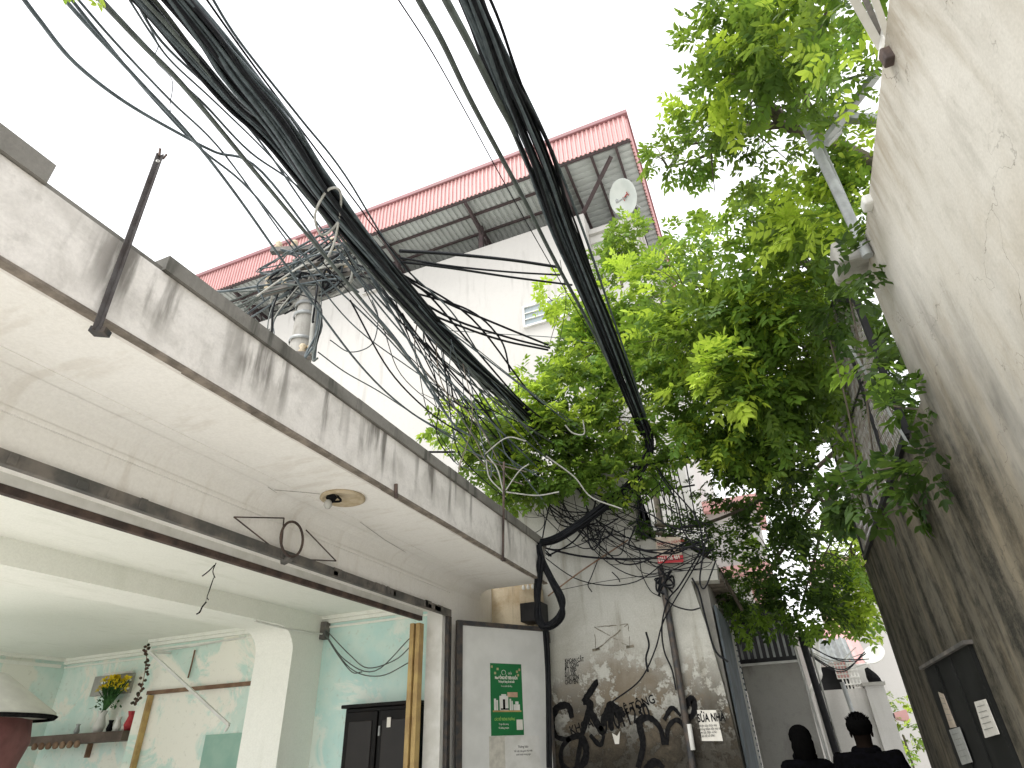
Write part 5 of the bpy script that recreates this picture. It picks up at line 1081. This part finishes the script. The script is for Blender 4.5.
# ------------------------------------------------------------------ people (seen from behind, dark silhouettes)
def person(label, x, y, h, build, short_hair, yaw=0.0):
    root = thing('person', label, 'person'); s_ = h / 1.72
    def P(a, b_, c_): 
        ca, sa = math.cos(yaw), math.sin(yaw); return (x + (a * ca - b_ * sa) * s_, y + (a * sa + b_ * ca) * s_, G + c_ * s_)
    V = []; Rr = []; E = []
    def add(p_, r_, prev=None):
        V.append(P(*p_)); Rr.append(tuple(q * s_ for q in r_)); i = len(V) - 1
        if prev is not None: E.append((prev, i))
        return i
    k = build
    pel = add((0, 0, .95), (.155 * k, .105 * k)); ab_ = add((0, .0, 1.10), (.145 * k, .10 * k), pel); ch = add((0, 0, 1.28), (.165 * k, .115 * k), ab_); nb = add((0, .0, 1.44), (.10, .08), ch); nk = add((0, .01, 1.49), (.056, .06), nb)
    hd = add((0, .03, 1.57), (.072, .085), nk); ht = add((0, .03, 1.645), (.068, .08), hd)
    for sx in (-1, 1):
        sh = add((sx * .172 * k, 0, 1.40), (.068 * k, .066 * k), ch); el = add((sx * .225 * k, -.02, 1.10), (.047, .047), sh); wr = add((sx * .23 * k, .05, .86), (.032, .03), el); pm = add((sx * .228 * k, .08, .79), (.034, .018), wr)
        for f_, (ox, ln) in enumerate(((-.022, .07), (-.007, .078), (.008, .074), (.022, .06))):
            m_ = add((sx * .228 * k, .08 + ox, .745), (.0085, .0085), pm); add((sx * .222 * k, .085 + ox, .745 - ln * .9), (.0075, .0075), m_)
        m_ = add((sx * .205 * k, .10, .79), (.010, .010), pm); add((sx * .19 * k, .115, .75), (.009, .009), m_)
        hp_ = add((sx * .09, 0, .90), (.092 * k, .092 * k), pel); kn = add((sx * .10, .02, .50), (.058, .058), hp_); an = add((sx * .10, -.02, .10), (.038, .042), kn); add((sx * .105, .10, .035), (.036, .028), an)
    me = bpy.data.meshes.new('body'); me.from_pydata(V, E, []); o = bpy.data.objects.new('body', me); col.objects.link(o)
    md = o.modifiers.new('skin', 'SKIN'); md.use_smooth_shade = True
    for i, v_ in enumerate(me.skin_vertices[0].data if me.skin_vertices else []): v_.radius = Rr[i]
    if not me.skin_vertices:
        bpy.context.view_layer.objects.active = o
    su = o.modifiers.new('sub', 'SUBSURF'); su.levels = 2; su.render_levels = 2
    return root, o, Rr, P, s_
def finish_body(root, o, Rr):
    me = o.data
    if not me.skin_vertices:
        bm = bmesh.new(); bm.from_mesh(me); lay = bm.verts.layers.skin.verify(); bm.verts.ensure_lookup_table()
        for i, v_ in enumerate(bm.verts): v_[lay].radius = Rr[i]; v_[lay].use_root = (i == 0)
        bm.to_mesh(me); bm.free()
    dg = bpy.context.evaluated_depsgraph_get(); dg.update(); m2 = bpy.data.meshes.new_from_object(o.evaluated_get(dg)); m2.name = 'body'
    o.modifiers.clear(); o.data = m2; m2.materials.clear(); m2.materials.append(M['skin']); o.parent = root
    for p_ in m2.polygons: p_.use_smooth = True
    return m2
def clothing(root, m2, G0, s_, z0, z1, name, mat, off=.012, xlim=None, hand=None, cx_=0):
    bm = bmesh.new(); bm.from_mesh(m2); bm.normal_update()
    dele = [f for f in bm.faces if not (z0 * s_ + G0 < f.calc_center_median().z < z1 * s_ + G0) or (xlim and abs(f.calc_center_median().x - cx_) > xlim)]
    bmesh.ops.delete(bm, geom=dele, context='FACES')
    for v_ in bm.verts:
        v_.co += v_.normal * (off + .004 * math.sin(v_.co.z * 60 + v_.co.x * 25))
    me = bpy.data.meshes.new(name); bm.to_mesh(me); bm.free(); me.materials.clear(); me.materials.append(mat); o = bpy.data.objects.new(name, me); col.objects.link(o); o.parent = root
    for p_ in me.polygons: p_.use_smooth = True
def head_bits(root, P, s_, short_hair):
    # ears, nose, hair shell
    def ell(c_, rx, ry, rz, name, mat, nu=16, nv=10, cut=None, rough=0):
        b = MB(); vs = []; fs = []
        for i in range(nv + 1):
            ph = math.pi * i / nv
            for j in range(nu):
                th = 2 * math.pi * j / nu; r_ = 1 + rough * math.sin(7 * th + 3 * i) * math.sin(ph)
                vs.append(P(c_[0] + rx * r_ * math.sin(ph) * math.cos(th), c_[1] + ry * r_ * math.sin(ph) * math.sin(th), c_[2] + rz * r_ * math.cos(ph)))
        for i in range(nv):
            for j in range(nu):
                if cut and cut(i / nv, j / nu): continue
                fs.append((i * nu + j, i * nu + (j + 1) % nu, (i + 1) * nu + (j + 1) % nu, (i + 1) * nu + j))
        b.add(vs, fs, True); return b.build(name, mat, root)
    for sx in (-1, 1): ell((sx * .074, .02, 1.585), .010, .018, .028, 'ear', M['skin'], 10, 6)
    ell((0, .115, 1.575), .013, .02, .024, 'nose', M['skin'], 8, 6)
    for sx in (-1, 1): ell((sx * .03, .102, 1.605), .013, .008, .008, 'eye', M['pale'], 8, 6)
    ell((0, .103, 1.537), .024, .008, .007, 'mouth', M['inkred'], 8, 6)
    if short_hair:
        ell((0, .018, 1.638), .092, .103, .082, 'hair', M['hair'], 26, 14, lambda a, b_: a > .62 and .12 < b_ < .38, .035)
        b = MB()
        for i in range(160):
            th = rnd.uniform(0, 6.28); ph = rnd.uniform(0, 1.1); c_ = (.088 * math.sin(ph) * math.cos(th), .018 + .10 * math.sin(ph) * math.sin(th), 1.638 + .08 * math.cos(ph))
            a_ = Vector(P(*c_)); d_ = Vector((c_[0], c_[1] - .018, .05 + c_[2] - 1.638)).normalized() * .022; w_ = d_.cross(Vector((.3, .5, .2))).normalized() * .006
            b.add([a_ - w_, a_ + w_, a_ + d_], [(0, 1, 2)])
        b.build('hair_tufts', M['hair'], root)
    else:
        ell((0, .012, 1.625), .098, .108, .098, 'hair', M['hair'], 26, 14, lambda a, b_: a > .5 and .15 < b_ < .35, .02)
        ell((0, -.045, 1.54), .098, .072, .15, 'hair_length', M['hair'], 20, 12, None, .03)
for (lb, px, py, Y, hh, bd, sh, yaw) in (('person in dark clothes with fuller hair, the shorter one on the left', 797, 724, 6.6, None, 1.03, False, .1), ('taller person with short tousled hair and dark collared shirt', 855, 713, 5.9, None, 1.12, True, -.15)):
    top = at(px, py, 'Y', Y); h = (top.z - G) ; h = h * 1.72 / 1.725
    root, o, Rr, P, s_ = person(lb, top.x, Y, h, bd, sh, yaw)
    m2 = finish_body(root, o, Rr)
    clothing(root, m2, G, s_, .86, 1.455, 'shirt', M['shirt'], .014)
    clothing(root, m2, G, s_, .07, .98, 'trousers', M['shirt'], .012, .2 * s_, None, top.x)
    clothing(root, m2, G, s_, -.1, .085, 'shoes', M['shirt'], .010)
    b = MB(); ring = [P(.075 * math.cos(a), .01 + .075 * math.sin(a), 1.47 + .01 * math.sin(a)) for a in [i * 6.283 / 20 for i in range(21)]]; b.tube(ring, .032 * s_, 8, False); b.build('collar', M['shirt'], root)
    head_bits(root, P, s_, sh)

# ------------------------------------------------------------------ light
wd = bpy.data.worlds.new('World'); sc.world = wd; wd.use_nodes = True; nt = wd.node_tree
bg = nt.nodes['Background']; sky = nt.nodes.new('ShaderNodeTexSky'); sky.sky_type = 'NISHITA'; sky.sun_disc = False
SUN_EL, SUN_AZ = math.radians(64), math.radians(215)   # azimuth clockwise from +Y: behind and left of the camera
sky.sun_elevation = SUN_EL; sky.sun_rotation = SUN_AZ; sky.air_density = 1.0; sky.dust_density = 4.0
hs = nt.nodes.new('ShaderNodeHueSaturation'); hs.inputs['Saturation'].default_value = .25; nt.links.new(sky.outputs[0], hs.inputs['Color'])
mx_ = nt.nodes.new('ShaderNodeMix'); mx_.data_type = 'RGBA'; mx_.inputs[0].default_value = .8; nt.links.new(hs.outputs[0], mx_.inputs[6]); mx_.inputs[7].default_value = (9.3, 9.35, 9.6, 1)   # cloud deck
nt.links.new(mx_.outputs[2], bg.inputs['Color']); bg.inputs['Strength'].default_value = .10
sd_ = bpy.data.lights.new('sun', 'SUN'); so = bpy.data.objects.new('sun', sd_); col.objects.link(so); sd_.energy = 1.5; sd_.angle = math.radians(20); sd_.color = (1, .97, .92)
dirv = Vector((math.sin(SUN_AZ) * math.cos(SUN_EL), math.cos(SUN_AZ) * math.cos(SUN_EL), math.sin(SUN_EL)))
so.rotation_euler = dirv.to_track_quat('Z', 'Y').to_euler()
sc.view_settings.view_transform = 'Standard'; sc.view_settings.look = 'None'; sc.view_settings.gamma = 1; sc.view_settings.use_curve_mapping = False
sc.view_settings.exposure = 1.3
sc.render.engine = 'CYCLES'; sc.cycles.max_bounces = 8; sc.cycles.diffuse_bounces = 6; sc.cycles.use_denoising = True
